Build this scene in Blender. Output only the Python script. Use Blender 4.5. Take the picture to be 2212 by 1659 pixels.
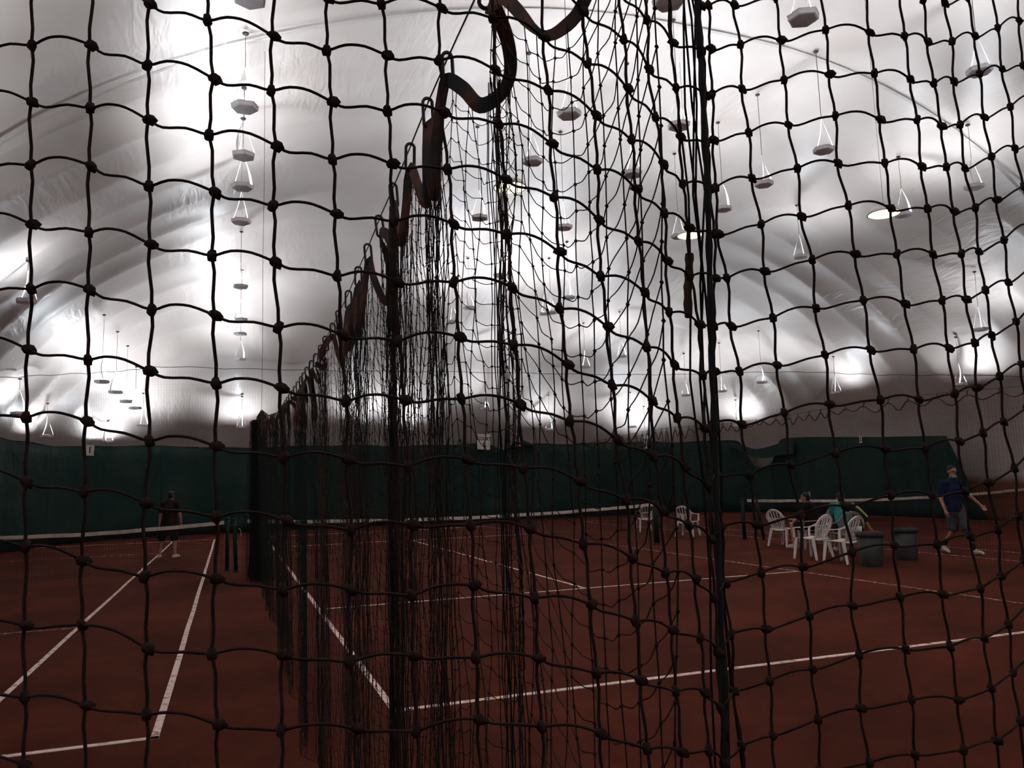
import bpy, bmesh, math, random
import numpy as np
from mathutils import Vector, Matrix, Quaternion

for _o in list(bpy.data.objects):
    bpy.data.objects.remove(_o)
SC = bpy.context.scene
COL = SC.collection
RND = random.Random(7)
NRG = np.random.default_rng(11)

# ------------------------------------------------------------------ camera
YAW, PITCH, ROLL, FPX, EYE = 0.3434, 0.1227, -0.0288, 1710.25, 1.7091
_f = Vector((math.sin(YAW) * math.cos(PITCH), math.cos(YAW) * math.cos(PITCH), math.sin(PITCH)))
_r0 = Vector((math.cos(YAW), -math.sin(YAW), 0))
_u0 = _r0.cross(_f)
_r = _r0 * math.cos(ROLL) + _u0 * math.sin(ROLL)
_u = _u0 * math.cos(ROLL) - _r0 * math.sin(ROLL)
cam_data = bpy.data.cameras.new('camera')
cam = bpy.data.objects.new('camera', cam_data)
COL.objects.link(cam)
cam.matrix_world = Matrix(((_r.x, _u.x, -_f.x, 0), (_r.y, _u.y, -_f.y, 0), (_r.z, _u.z, -_f.z, EYE), (0, 0, 0, 1)))
cam_data.sensor_width = 36.0
cam_data.lens = 36.0 * FPX / 2212.0
cam_data.clip_start = 0.02
cam_data.clip_end = 200
SC.camera = cam

# ------------------------------------------------------------------ world, light levels, exposure
world = bpy.data.worlds.new('night')
SC.world = world
world.use_nodes = True
world.node_tree.nodes['Background'].inputs[0].default_value = (0.01, 0.012, 0.02, 1)
world.node_tree.nodes['Background'].inputs[1].default_value = 0.1     # night outside the closed dome
LAMP_STRENGTH = 2900.0          # radiance of every uplight bulb (the only lamps of the hall)
LAMP_COLOR = (0.90, 0.985, 1.05)
SC.view_settings.view_transform = 'Standard'
SC.view_settings.look = 'None'
SC.view_settings.exposure = 0.0
SC.view_settings.gamma = 1.0
SC.view_settings.use_curve_mapping = False
try:
    SC.cycles.max_bounces = 8
    SC.cycles.diffuse_bounces = 5
    SC.cycles.caustics_reflective = False
    SC.cycles.caustics_refractive = False
    SC.cycles.use_denoising = True
except Exception:
    pass

# ------------------------------------------------------------------ materials
def mat(name, color, rough=0.8, spec=0.3, metal=0.0, noise=None, bump=None, emit=None):
    m = bpy.data.materials.new(name)
    m.use_nodes = True
    nt = m.node_tree
    b = nt.nodes['Principled BSDF']
    b.inputs['Base Color'].default_value = (*color, 1)
    b.inputs['Roughness'].default_value = rough
    b.inputs['Metallic'].default_value = metal
    b.inputs['Specular IOR Level'].default_value = spec
    tc = nt.nodes.new('ShaderNodeTexCoord')
    if noise:
        c2, scale, lo, hi = noise
        n = nt.nodes.new('ShaderNodeTexNoise')
        n.inputs['Scale'].default_value = scale
        n.inputs['Detail'].default_value = 5
        nt.links.new(tc.outputs['Object'], n.inputs['Vector'])
        mr = nt.nodes.new('ShaderNodeMapRange')
        mr.inputs[1].default_value, mr.inputs[2].default_value = lo, hi
        nt.links.new(n.outputs['Fac'], mr.inputs[0])
        mx = nt.nodes.new('ShaderNodeMix')
        mx.data_type = 'RGBA'
        mx.inputs[6].default_value = (*color, 1)
        mx.inputs[7].default_value = (*c2, 1)
        nt.links.new(mr.outputs[0], mx.inputs[0])
        nt.links.new(mx.outputs[2], b.inputs['Base Color'])
    if bump:
        scale, strength, dist = bump
        n = nt.nodes.new('ShaderNodeTexNoise')
        n.inputs['Scale'].default_value = scale
        n.inputs['Detail'].default_value = 4
        nt.links.new(tc.outputs['Object'], n.inputs['Vector'])
        bp = nt.nodes.new('ShaderNodeBump')
        bp.inputs['Strength'].default_value = strength
        bp.inputs['Distance'].default_value = dist
        nt.links.new(n.outputs['Fac'], bp.inputs['Height'])
        nt.links.new(bp.outputs['Normal'], b.inputs['Normal'])
    if emit:
        b.inputs['Emission Color'].default_value = (*emit[0], 1)
        b.inputs['Emission Strength'].default_value = emit[1]
    return m

M = {}
M['cord'] = mat('black_twine', (0.027, 0.019, 0.018), 0.9, 0.15, noise=((0.046, 0.028, 0.022), 60, 0.35, 0.7), bump=(900, 0.5, 0.0006))
M['hem'] = mat('dark_webbing', (0.030, 0.034, 0.036), 0.85, 0.2, noise=((0.13, 0.055, 0.04), 9, 0.42, 0.62), bump=(500, 0.4, 0.0006))
M['loop'] = mat('black_loop', (0.014, 0.01, 0.011), 0.5, 0.4, noise=((0.03, 0.016, 0.014), 30, 0.4, 0.7))
M['rope'] = mat('dark_border_rope', (0.022, 0.026, 0.027), 0.85, 0.2, noise=((0.025, 0.016, 0.016), 25, 0.4, 0.7), bump=(700, 0.5, 0.0008))
M['cable'] = mat('dark_cable', (0.03, 0.024, 0.024), 0.5, 0.4, noise=((0.06, 0.04, 0.035), 30, 0.4, 0.7))
M['fine'] = mat('dark_fine_netting', (0.012, 0.012, 0.012), 0.9, 0.1, noise=((0.02, 0.016, 0.015), 3, 0.4, 0.7))
M['green'] = mat('green_windscreen_fabric', (0.009, 0.026, 0.023), 0.8, 0.15, noise=((0.018, 0.034, 0.029), 0.7, 0.4, 0.7), bump=(2.2, 0.6, 0.12))
M['bunch'] = mat('dark_greenish_netting', (0.012, 0.019, 0.017), 0.9, 0.1, noise=((0.02, 0.022, 0.02), 3, 0.4, 0.7))
M['darkgreen'] = mat('dark_green_paint', (0.006, 0.014, 0.012), 0.6, 0.2, noise=((0.012, 0.018, 0.015), 6, 0.4, 0.7))
M['tape'] = mat('white_net_tape', (0.72, 0.62, 0.54), 0.8, 0.2, noise=((0.52, 0.43, 0.36), 6, 0.4, 0.7))
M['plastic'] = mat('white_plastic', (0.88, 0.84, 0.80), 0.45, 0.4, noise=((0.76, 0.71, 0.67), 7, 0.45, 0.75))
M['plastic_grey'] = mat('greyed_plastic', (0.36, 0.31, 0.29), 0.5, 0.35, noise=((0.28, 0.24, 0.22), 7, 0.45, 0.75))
M['pan'] = mat('white_enamel', (0.82, 0.79, 0.8), 0.55, 0.3, noise=((0.72, 0.68, 0.69), 9, 0.4, 0.7))
M['strap'] = mat('white_strap', (0.85, 0.83, 0.82), 0.7, 0.2, noise=((0.75, 0.72, 0.7), 30, 0.4, 0.7))
M['bulb'] = mat('lit_bulb', (1, 1, 1), 0.4, 0.2, emit=(LAMP_COLOR, LAMP_STRENGTH))
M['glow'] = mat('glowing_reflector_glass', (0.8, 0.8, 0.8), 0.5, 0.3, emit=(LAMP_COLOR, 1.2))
M['lens'] = mat('lit_yellow_lens', (1, 0.95, 0.6), 0.4, 0.2, emit=((1.0, 0.96, 0.56), 2.6))
M['sign'] = mat('white_sign_board', (0.75, 0.7, 0.64), 0.6, 0.3, noise=((0.6, 0.55, 0.5), 6, 0.45, 0.75))
M['ink'] = mat('dark_sign_ink', (0.03, 0.03, 0.03), 0.7, 0.2, noise=((0.05, 0.045, 0.04), 20, 0.4, 0.7))
M['bin'] = mat('dark_grey_bin_plastic', (0.035, 0.036, 0.038), 0.5, 0.3, noise=((0.06, 0.055, 0.055), 4, 0.4, 0.7))
M['skin'] = mat('skin', (0.42, 0.22, 0.15), 0.6, 0.3, noise=((0.34, 0.16, 0.11), 14, 0.4, 0.7))
M['hair'] = mat('dark_hair', (0.012, 0.008, 0.007), 0.6, 0.3, bump=(120, 0.6, 0.004))
M['navy'] = mat('navy_shirt', (0.013, 0.020, 0.052), 0.85, 0.1, noise=((0.009, 0.014, 0.034), 8, 0.4, 0.7), bump=(14, 0.5, 0.02))
M['grey'] = mat('grey_shorts', (0.07, 0.072, 0.08), 0.85, 0.1, noise=((0.05, 0.05, 0.055), 8, 0.4, 0.7), bump=(14, 0.5, 0.02))
M['black'] = mat('black_cloth', (0.012, 0.010, 0.011), 0.85, 0.1, noise=((0.02, 0.014, 0.014), 8, 0.4, 0.7), bump=(14, 0.5, 0.02))
M['maroon'] = mat('dark_maroon_shirt', (0.022, 0.012, 0.012), 0.85, 0.1, noise=((0.03, 0.016, 0.014), 8, 0.4, 0.7), bump=(14, 0.5, 0.02))
M['teal'] = mat('teal_shirt', (0.05, 0.27, 0.28), 0.85, 0.1, noise=((0.035, 0.19, 0.2), 8, 0.4, 0.7), bump=(14, 0.5, 0.02))
M['jacket'] = mat('dark_green_jacket', (0.014, 0.02, 0.012), 0.7, 0.2, noise=((0.022, 0.03, 0.014), 9, 0.4, 0.7), bump=(16, 0.5, 0.02))
M['lime'] = mat('lime_trim', (0.48, 0.52, 0.18), 0.7, 0.2, noise=((0.3, 0.36, 0.12), 20, 0.4, 0.7))
M['shoe'] = mat('white_shoe', (0.6, 0.55, 0.5), 0.6, 0.3, noise=((0.4, 0.34, 0.3), 18, 0.4, 0.7))
M['sock'] = mat('dark_sock', (0.015, 0.014, 0.016), 0.9, 0.1, noise=((0.025, 0.02, 0.02), 18, 0.4, 0.7))
M['mask'] = mat('pale_face_mask', (0.2, 0.25, 0.28), 0.8, 0.1, noise=((0.16, 0.2, 0.23), 18, 0.4, 0.7))
M['bottle'] = mat('brown_bottle', (0.03, 0.012, 0.008), 0.3, 0.5, noise=((0.05, 0.02, 0.012), 18, 0.4, 0.7))
M['steel'] = mat('grey_steel', (0.3, 0.28, 0.27), 0.4, 0.4, metal=0.6, noise=((0.2, 0.18, 0.17), 18, 0.4, 0.7))


def clay_material():
    m = bpy.data.materials.new('red_clay')
    m.use_nodes = True
    nt = m.node_tree
    b = nt.nodes['Principled BSDF']
    b.inputs['Roughness'].default_value = 0.95
    b.inputs['Specular IOR Level'].default_value = 0.08
    tc = nt.nodes.new('ShaderNodeTexCoord')
    n1 = nt.nodes.new('ShaderNodeTexNoise'); n1.inputs['Scale'].default_value = 0.55; n1.inputs['Detail'].default_value = 6
    n2 = nt.nodes.new('ShaderNodeTexNoise'); n2.inputs['Scale'].default_value = 4.5; n2.inputs['Detail'].default_value = 7
    n3 = nt.nodes.new('ShaderNodeTexNoise'); n3.inputs['Scale'].default_value = 60; n3.inputs['Detail'].default_value = 3
    for n in (n1, n2, n3):
        nt.links.new(tc.outputs['Object'], n.inputs['Vector'])
    r1 = nt.nodes.new('ShaderNodeValToRGB')
    r1.color_ramp.elements[0].position = 0.35; r1.color_ramp.elements[0].color = (0.056, 0.0113, 0.0056, 1)
    r1.color_ramp.elements[1].position = 0.68; r1.color_ramp.elements[1].color = (0.100, 0.0210, 0.0106, 1)
    nt.links.new(n1.outputs['Fac'], r1.inputs[0])
    mx = nt.nodes.new('ShaderNodeMix'); mx.data_type = 'RGBA'; mx.blend_type = 'MULTIPLY'
    mx.inputs[0].default_value = 0.6
    r2 = nt.nodes.new('ShaderNodeValToRGB')
    r2.color_ramp.elements[0].position = 0.3; r2.color_ramp.elements[0].color = (0.72, 0.72, 0.72, 1)
    r2.color_ramp.elements[1].position = 0.7; r2.color_ramp.elements[1].color = (1.2, 1.15, 1.1, 1)
    nt.links.new(n2.outputs['Fac'], r2.inputs[0])
    nt.links.new(r1.outputs[0], mx.inputs[6]); nt.links.new(r2.outputs[0], mx.inputs[7])
    nt.links.new(mx.outputs[2], b.inputs['Base Color'])
    ad = nt.nodes.new('ShaderNodeMath'); ad.operation = 'ADD'
    nt.links.new(n2.outputs['Fac'], ad.inputs[0]); nt.links.new(n3.outputs['Fac'], ad.inputs[1])
    bp = nt.nodes.new('ShaderNodeBump'); bp.inputs['Strength'].default_value = 0.35; bp.inputs['Distance'].default_value = 0.02
    nt.links.new(ad.outputs[0], bp.inputs['Height']); nt.links.new(bp.outputs['Normal'], b.inputs['Normal'])
    return m


def line_material(name, dusty):
    m = bpy.data.materials.new(name)
    m.use_nodes = True
    nt = m.node_tree
    b = nt.nodes['Principled BSDF']
    b.inputs['Roughness'].default_value = 0.9
    b.inputs['Specular IOR Level'].default_value = 0.1
    tc = nt.nodes.new('ShaderNodeTexCoord')
    n1 = nt.nodes.new('ShaderNodeTexNoise'); n1.inputs['Scale'].default_value = 14; n1.inputs['Detail'].default_value = 6
    nt.links.new(tc.outputs['Object'], n1.inputs['Vector'])
    r = nt.nodes.new('ShaderNodeValToRGB')
    r.color_ramp.elements[0].position = 0.30 + dusty; r.color_ramp.elements[0].color = (0.20, 0.085, 0.06, 1)
    r.color_ramp.elements[1].position = 0.48 + dusty; r.color_ramp.elements[1].color = (0.90, 0.72, 0.64, 1)
    nt.links.new(n1.outputs['Fac'], r.inputs[0]); nt.links.new(r.outputs[0], b.inputs['Base Color'])
    return m


def membrane_material():
    m = bpy.data.materials.new('white_membrane')
    m.use_nodes = True
    nt = m.node_tree
    L = nt.links
    b = nt.nodes['Principled BSDF']
    b.inputs['Roughness'].default_value = 0.42
    b.inputs['Specular IOR Level'].default_value = 0.35
    tc = nt.nodes.new('ShaderNodeTexCoord')
    sep = nt.nodes.new('ShaderNodeSeparateXYZ'); L.new(tc.outputs['Object'], sep.inputs[0])
    nz = nt.nodes.new('ShaderNodeTexNoise'); nz.inputs['Scale'].default_value = 0.5; nz.inputs['Detail'].default_value = 5
    L.new(tc.outputs['Object'], nz.inputs['Vector'])
    # splashed clay along the foot of the membrane
    ad = nt.nodes.new('ShaderNodeMath'); ad.operation = 'MULTIPLY_ADD'
    ad.inputs[1].default_value = -0.9; L.new(nz.outputs['Fac'], ad.inputs[0]); L.new(sep.outputs['Z'], ad.inputs[2])
    mr = nt.nodes.new('ShaderNodeMapRange')
    mr.inputs[1].default_value = 0.62; mr.inputs[2].default_value = 0.95
    mr.inputs[3].default_value = 1.0; mr.inputs[4].default_value = 0.0
    L.new(ad.outputs[0], mr.inputs[0])
    grime = nt.nodes.new('ShaderNodeValToRGB')
    grime.color_ramp.elements[0].position = 0.3; grime.color_ramp.elements[0].color = (0.50, 0.43, 0.40, 1)
    grime.color_ramp.elements[1].position = 0.7; grime.color_ramp.elements[1].color = (0.58, 0.515, 0.485, 1)
    L.new(nz.outputs['Fac'], grime.inputs[0])
    mx = nt.nodes.new('ShaderNodeMix'); mx.data_type = 'RGBA'
    L.new(mr.outputs[0], mx.inputs[0]); L.new(grime.outputs[0], mx.inputs[6]); mx.inputs[7].default_value = (0.22, 0.075, 0.05, 1)
    L.new(mx.outputs[2], b.inputs['Base Color'])
    # fine wrinkles of the fabric: short creases in patches
    mp = nt.nodes.new('ShaderNodeMapping'); mp.inputs['Rotation'].default_value = (0.3, 0.5, 0.5); mp.inputs['Scale'].default_value = (3.2, 0.7, 0.9)
    L.new(tc.outputs['Object'], mp.inputs['Vector'])
    w = nt.nodes.new('ShaderNodeTexNoise'); w.inputs['Scale'].default_value = 1.6; w.inputs['Detail'].default_value = 2; w.inputs['Distortion'].default_value = 0.5
    L.new(mp.outputs[0], w.inputs['Vector'])
    pt = nt.nodes.new('ShaderNodeTexNoise'); pt.inputs['Scale'].default_value = 0.33; pt.inputs['Detail'].default_value = 2
    L.new(tc.outputs['Object'], pt.inputs['Vector'])
    pr = nt.nodes.new('ShaderNodeMapRange'); pr.inputs[1].default_value = 0.50; pr.inputs[2].default_value = 0.70
    L.new(pt.outputs['Fac'], pr.inputs[0])
    ml = nt.nodes.new('ShaderNodeMath'); ml.operation = 'MULTIPLY'
    L.new(w.outputs['Fac'], ml.inputs[0]); L.new(pr.outputs[0], ml.inputs[1])
    bp = nt.nodes.new('ShaderNodeBump'); bp.inputs['Strength'].default_value = 0.85; bp.inputs['Distance'].default_value = 0.09
    L.new(ml.outputs[0], bp.inputs['Height']); L.new(bp.outputs['Normal'], b.inputs['Normal'])
    return m


M['clay'] = clay_material()
M['line'] = line_material('white_court_line', 0.0)
M['line_worn'] = line_material('worn_court_line', 0.2)
M['membrane'] = membrane_material()
M['belt'] = mat('grey_seam_belt', (0.5, 0.46, 0.44), 0.7, 0.2, noise=((0.42, 0.39, 0.37), 3, 0.4, 0.7))

# ------------------------------------------------------------------ helpers
def link(name, me, parent=None, m=None, smooth=False):
    o = bpy.data.objects.new(name, me)
    COL.objects.link(o)
    if parent is not None:
        o.parent = parent
    if m is not None:
        me.materials.append(m)
    if smooth:
        me.polygons.foreach_set('use_smooth', np.ones(len(me.polygons), dtype=bool))
    return o


def mesh(name, verts, faces, m, parent=None, smooth=False):
    me = bpy.data.meshes.new(name)
    v = verts.tolist() if isinstance(verts, np.ndarray) else verts
    f = faces.tolist() if isinstance(faces, np.ndarray) else faces
    me.from_pydata(v, [], f)
    me.update()
    return link(name, me, parent, m, smooth)


def tag(o, label, cat=None, group=None, kind=None):
    if label: o['label'] = label
    if cat: o['category'] = cat
    if group: o['group'] = group
    if kind: o['kind'] = kind
    return o


def empty(name, loc, rz=0.0):
    o = bpy.data.objects.new(name, None)
    o.empty_display_size = 0.1
    COL.objects.link(o)
    o.location = loc
    o.rotation_euler = (0, 0, rz)
    return o


def copy_tree(o, parent=None):
    c = o.copy()
    COL.objects.link(c)
    if parent is not None: c.parent = parent
    for ch in list(o.children):
        copy_tree(ch, c)
    return c


def tubes(P, r, sides=3, ref=None, cap=True):
    """P: (M, N, 3) array of M polylines; one tube along each."""
    P = np.asarray(P, float)
    if P.ndim == 2: P = P[None]
    Mn, N, _ = P.shape
    T = np.empty_like(P)
    T[:, 1:-1] = P[:, 2:] - P[:, :-2]
    T[:, 0] = P[:, 1] - P[:, 0]
    T[:, -1] = P[:, -1] - P[:, -2]
    T /= np.linalg.norm(T, axis=2, keepdims=True) + 1e-12
    rf = np.array(ref if ref is not None else (0.31, 0.87, 0.38), float)
    A = np.cross(T, rf)
    A /= np.linalg.norm(A, axis=2, keepdims=True) + 1e-9
    B = np.cross(T, A)
    rr = np.broadcast_to(np.asarray(r, float), (Mn, N)) if np.ndim(r) != 1 else np.broadcast_to(np.asarray(r, float)[None], (Mn, N))
    ang = np.arange(sides) * 2 * math.pi / sides
    V = P[:, :, None, :] + rr[:, :, None, None] * (np.cos(ang)[None, None, :, None] * A[:, :, None, :] + np.sin(ang)[None, None, :, None] * B[:, :, None, :])
    base = (np.arange(Mn) * N * sides)[:, None, None]
    i = np.arange(N - 1)[None, :, None]
    k = np.arange(sides)[None, None, :]
    k2 = (k + 1) % sides
    F = np.stack(np.broadcast_arrays(base + i * sides + k, base + i * sides + k2, base + (i + 1) * sides + k2, base + (i + 1) * sides + k), -1).reshape(-1, 4)
    return V.reshape(-1, 3), F


class MB:
    """collects geometry of one mesh"""
    def __init__(s): s.v = []; s.f = []
    def add(s, v, f):
        n = len(s.v)
        s.v.extend([tuple(map(float, p)) for p in v])
        s.f.extend([tuple(int(i) + n for i in q) for q in f])
        return s
    def box(s, c, d, R=None):
        hx, hy, hz = d[0] / 2, d[1] / 2, d[2] / 2
        pts = [Vector((x, y, z)) for x in (-hx, hx) for y in (-hy, hy) for z in (-hz, hz)]
        if R is not None: pts = [R @ p for p in pts]
        pts = [p + Vector(c) for p in pts]
        return s.add(pts, [(0, 1, 3, 2), (4, 6, 7, 5), (0, 4, 5, 1), (2, 3, 7, 6), (0, 2, 6, 4), (1, 5, 7, 3)])
    def tube(s, pts, r, sides=6, ref=None):
        v, f = tubes(np.array(pts, float), r, sides, ref)
        n = len(pts)
        s.add(v, f)
        m = len(s.v) - n * sides
        s.f.append(tuple(m + k for k in range(sides))[::-1])
        s.f.append(tuple(m + (n - 1) * sides + k for k in range(sides)))
        return s
    def strip(s, pts, width_dirs, w, th=0.002):
        """flat band along pts; width_dirs gives the direction of its width at each point"""
        pts = np.array(pts, float); wd = np.array(width_dirs, float)
        T = np.gradient(pts, axis=0); T /= np.linalg.norm(T, axis=1, keepdims=True) + 1e-9
        wd = wd - (wd * T).sum(1, keepdims=True) * T
        wd /= np.linalg.norm(wd, axis=1, keepdims=True) + 1e-9
        N = np.cross(T, wd)
        ww = np.broadcast_to(np.asarray(w, float), (len(pts),))[:, None] / 2
        V = np.stack([pts + wd * ww + N * th / 2, pts - wd * ww + N * th / 2, pts - wd * ww - N * th / 2, pts + wd * ww - N * th / 2], 1).reshape(-1, 3)
        F = []
        for i in range(len(pts) - 1):
            for k in range(4):
                F.append((i * 4 + k, i * 4 + (k + 1) % 4, i * 4 + 4 + (k + 1) % 4, i * 4 + 4 + k))
        e = (len(pts) - 1) * 4
        F += [(3, 2, 1, 0), (e, e + 1, e + 2, e + 3)]
        return s.add(V, F)
    def lathe(s, prof, seg=16, c=(0, 0, 0)):
        V = []; F = []
        for (r, z) in prof:
            for k in range(seg):
                a = 2 * math.pi * k / seg
                V.append((c[0] + r * math.cos(a), c[1] + r * math.sin(a), c[2] + z))
        for i in range(len(prof) - 1):
            for k in range(seg):
                F.append((i * seg + k, i * seg + (k + 1) % seg, (i + 1) * seg + (k + 1) % seg, (i + 1) * seg + k))
        F.append(tuple(range(seg))[::-1]); F.append(tuple((len(prof) - 1) * seg + k for k in range(seg)))
        return s.add(V, F)
    def build(s, name, m, parent=None, smooth=False):
        return mesh(name, s.v, s.f, m, parent, smooth)


def catmull(P, sub):
    P = np.asarray(P, float)
    Q = np.vstack([2 * P[0] - P[1], P, 2 * P[-1] - P[-2]])
    out = []
    t = np.arange(sub)[:, None] / sub
    for i in range(len(P) - 1):
        a, b, c, d = Q[i], Q[i + 1], Q[i + 2], Q[i + 3]
        out.append(0.5 * (2 * b + (c - a) * t + (2 * a - 5 * b + 4 * c - d) * t ** 2 + (3 * b - a - 3 * c + d) * t ** 3))
    out.append(P[-1:])
    return np.vstack(out)


def resample(P, step):
    P = np.asarray(P, float)
    d = np.r_[0, np.cumsum(np.linalg.norm(np.diff(P, axis=0), axis=1))]
    n = max(2, int(round(d[-1] / step)) + 1)
    s = np.linspace(0, d[-1], n)
    return np.stack([np.interp(s, d, P[:, k]) for k in range(3)], 1)

# ------------------------------------------------------------------ floor and court lines
fl = MB()
fv = []; nx, ny = 18, 22
for j in range(ny + 1):
    for i in range(nx + 1):
        fv.append((-9.5 + 36.5 * i / nx, -9 + 47 * j / ny, 0.0))
ff = [(j * (nx + 1) + i, j * (nx + 1) + i + 1, (j + 1) * (nx + 1) + i + 1, (j + 1) * (nx + 1) + i) for j in range(ny) for i in range(nx)]
floor = mesh('floor', fv, ff, M['clay'])
tag(floor, 'red clay tennis court floor with scuffed darker patches', kind='structure')

def court_line(x0, y0, x1, y1, w=0.05, worn=False):
    d = Vector((x1 - x0, y1 - y0, 0)); L = d.length; d.normalize(); n = Vector((-d.y, d.x, 0)) * w / 2
    b = MB()
    k = max(2, int(L / 1.5))
    rows = []
    for i in range(k + 1):
        p = Vector((x0, y0, 0)) + d * (L * i / k)
        j = Vector((0, 0, 0)) if i in (0, k) else n.normalized() * RND.uniform(-0.006, 0.006)
        rows.append((p + n + j, p - n + j))
    V = []
    for a, c in rows:
        V += [(a.x, a.y, 0.005), (c.x, c.y, 0.005), (c.x, c.y, 0.0), (a.x, a.y, 0.0)]
    F = []
    for i in range(k):
        for q in range(4):
            F.append((i * 4 + q, i * 4 + (q + 1) % 4, i * 4 + 4 + (q + 1) % 4, i * 4 + 4 + q))
    F += [(0, 1, 2, 3), (k * 4 + 3, k * 4 + 2, k * 4 + 1, k * 4)]
    b.add(V, F)
    return b.build('court_line', M['line_worn'] if worn else M['line'], floor)

XL, YB, XR = -0.47, 6.29, 1.21
NETY = YB + 11.885
FARB = YB + 23.77
# court left of the divider net
court_line(XL, YB, XL, FARB, 0.055)
court_line(XL - 1.345, YB + 0.0, XL - 1.345, FARB)
court_line(-7.2, YB + 0.03, XL + 0.025, YB + 0.03, 0.06)
court_line(-7.2, YB + 5.485, XL - 1.345, YB + 5.485, 0.05, True)
court_line(-7.2, YB + 18.285, XL - 1.345, YB + 18.285, 0.05, True)
court_line(-5.95, YB + 5.485, -5.95, YB + 18.285, 0.05, True)
court_line(-6.9, FARB, XL, FARB, 0.06)
# middle court
court_line(XR, YB - 0.04, XR, FARB, 0.055)
court_line(XR + 8.23, YB - 0.04, XR + 8.23, FARB, 0.055, True)
court_line(XR - 0.025, YB - 0.04, XR + 8.255, YB - 0.04, 0.065)
court_line(XR, YB + 5.445, XR + 8.23, YB + 5.445, 0.05)
court_line(XR, YB + 18.285, XR + 8.23, YB + 18.285, 0.05)
court_line(XR + 4.115, YB + 5.445, XR + 4.115, YB + 18.285, 0.05)
court_line(XR, FARB, XR + 8.23, FARB, 0.06)
# court beyond the second divider
court_line(13.6, YB, 13.6, FARB, 0.055, True)
court_line(14.97, YB + 5.485, 14.97, YB + 18.285, 0.05, True)
court_line(13.6, YB, 23.8, YB, 0.06, True)
court_line(14.97, YB + 5.485, 23.2, YB + 5.485, 0.05, True)
court_line(13.6, FARB, 23.6, FARB, 0.06, True)
court_line(23.2, YB + 3, 23.2, FARB - 2, 0.05, True)

# ------------------------------------------------------------------ the air dome
DC = (8.6, 14.5, 16.3, 21.5, 10.4, 6.0, 2.1)      # centre x, y, half width, half length, height, plan and section exponents

def dome_z(x, y):
    s = (abs((x - DC[0]) / DC[2]) ** DC[5] + abs((y - DC[1]) / DC[3]) ** DC[5]) ** (DC[6] / DC[5])
    return DC[4] * max(0.0, 1 - s) ** (1 / DC[6])

def dome_points(theta, phi):
    """theta round the plan, phi 0 at the foot .. pi/2 at the top"""
    n, q = DC[5], DC[6]
    c, s = np.cos(theta), np.sin(theta)
    rad = 1.0 / (np.abs(c) ** n + np.abs(s) ** n) ** (1 / n)
    rho = np.cos(phi) ** (2 / q)
    zz = DC[4] * np.sin(phi) ** (2 / q)
    x = DC[0] + DC[2] * rad * c * rho
    y = DC[1] + DC[3] * rad * s * rho
    return np.stack([x, y, zz + 0 * x], -1)

def pleat(t):
    f = np.abs(np.sin(math.pi * t))
    return f ** 0.7

NT, NP = 720, 150
# equal spacing round the perimeter
tt = np.linspace(0, 2 * math.pi, 20001)
pp_ = dome_points(tt, np.zeros_like(tt))
dd = np.r_[0, np.cumsum(np.linalg.norm(np.diff(pp_, axis=0), axis=1))]
theta = np.interp(np.linspace(0, dd[-1], NT + 1)[:-1], dd, tt)
ph = np.linspace(0, 1, NP + 1)[:-1]
ph = (ph * 0.985) * math.pi / 2
TH, PH = np.meshgrid(theta, ph)
P = dome_points(TH, PH)
dt, dp = 1e-4, 1e-4
Na = np.cross(dome_points(TH + dt, PH) - P, dome_points(TH, np.clip(PH + dp, 0, 1.57)) - P)
Na /= np.linalg.norm(Na, axis=2, keepdims=True) + 1e-12
if (Na[5] * (P[5] - np.array([DC[0], DC[1], 3]))).sum() < 0: Na = -Na
xs, ys, zs = P[..., 0], P[..., 1], P[..., 2]
ux = np.abs((xs - DC[0]) / DC[2]); uy = np.abs((ys - DC[1]) / DC[3])
side = np.clip((ux - 0.22) / 0.5, 0, 1) ** 1.2 * (1 - np.clip((uy - 0.80) / 0.17, 0, 1))
end = np.clip((uy - 0.70) / 0.22, 0, 1)
foot = np.clip(zs / 1.0, 0, 1)
warp = 0.55 * np.sin(xs * 0.21 + 0.4) + 0.2 * np.sin(zs * 0.8 + ys * 0.3)
r1 = pleat((ys + warp) / 1.55) * (0.75 + 0.35 * np.sin(ys * 0.9 + 1.0))
r2 = pleat((xs + 0.25 * np.sin(zs * 0.9)) / 2.1) * (0.8 + 0.3 * np.sin(xs * 0.7))
low = 0.05 * np.sin(xs * 0.55 + 1.3) * np.sin(ys * 0.48 + 0.4)
disp = foot * (0.17 * side * r1 + 0.11 * end * r2 + low * 0.6)
P = P + Na * disp[..., None]
V = P.reshape(-1, 3)
F = []
jj, ii = np.meshgrid(np.arange(NP - 1), np.arange(NT), indexing='ij')
i2 = (ii + 1) % NT
F = np.stack([jj * NT + ii, (jj + 1) * NT + ii, (jj + 1) * NT + i2, jj * NT + i2], -1).reshape(-1, 4)
Vl = V.tolist(); Fl = F.tolist()
top = len(Vl); Vl.append([DC[0], DC[1], float(P[-1, :, 2].mean())])
for i in range(NT): Fl.append([(NP - 1) * NT + i, top, (NP - 1) * NT + (i + 1) % NT])
ceiling = mesh('ceiling', Vl, Fl, M['membrane'], None, True)
tag(ceiling, 'white wrinkled fabric membrane of the inflated tennis dome, clay-stained at its foot', kind='structure')

def on_dome(x, y, inset=0.02):
    z = dome_z(x, y)
    return (x, y, z - inset)

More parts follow.
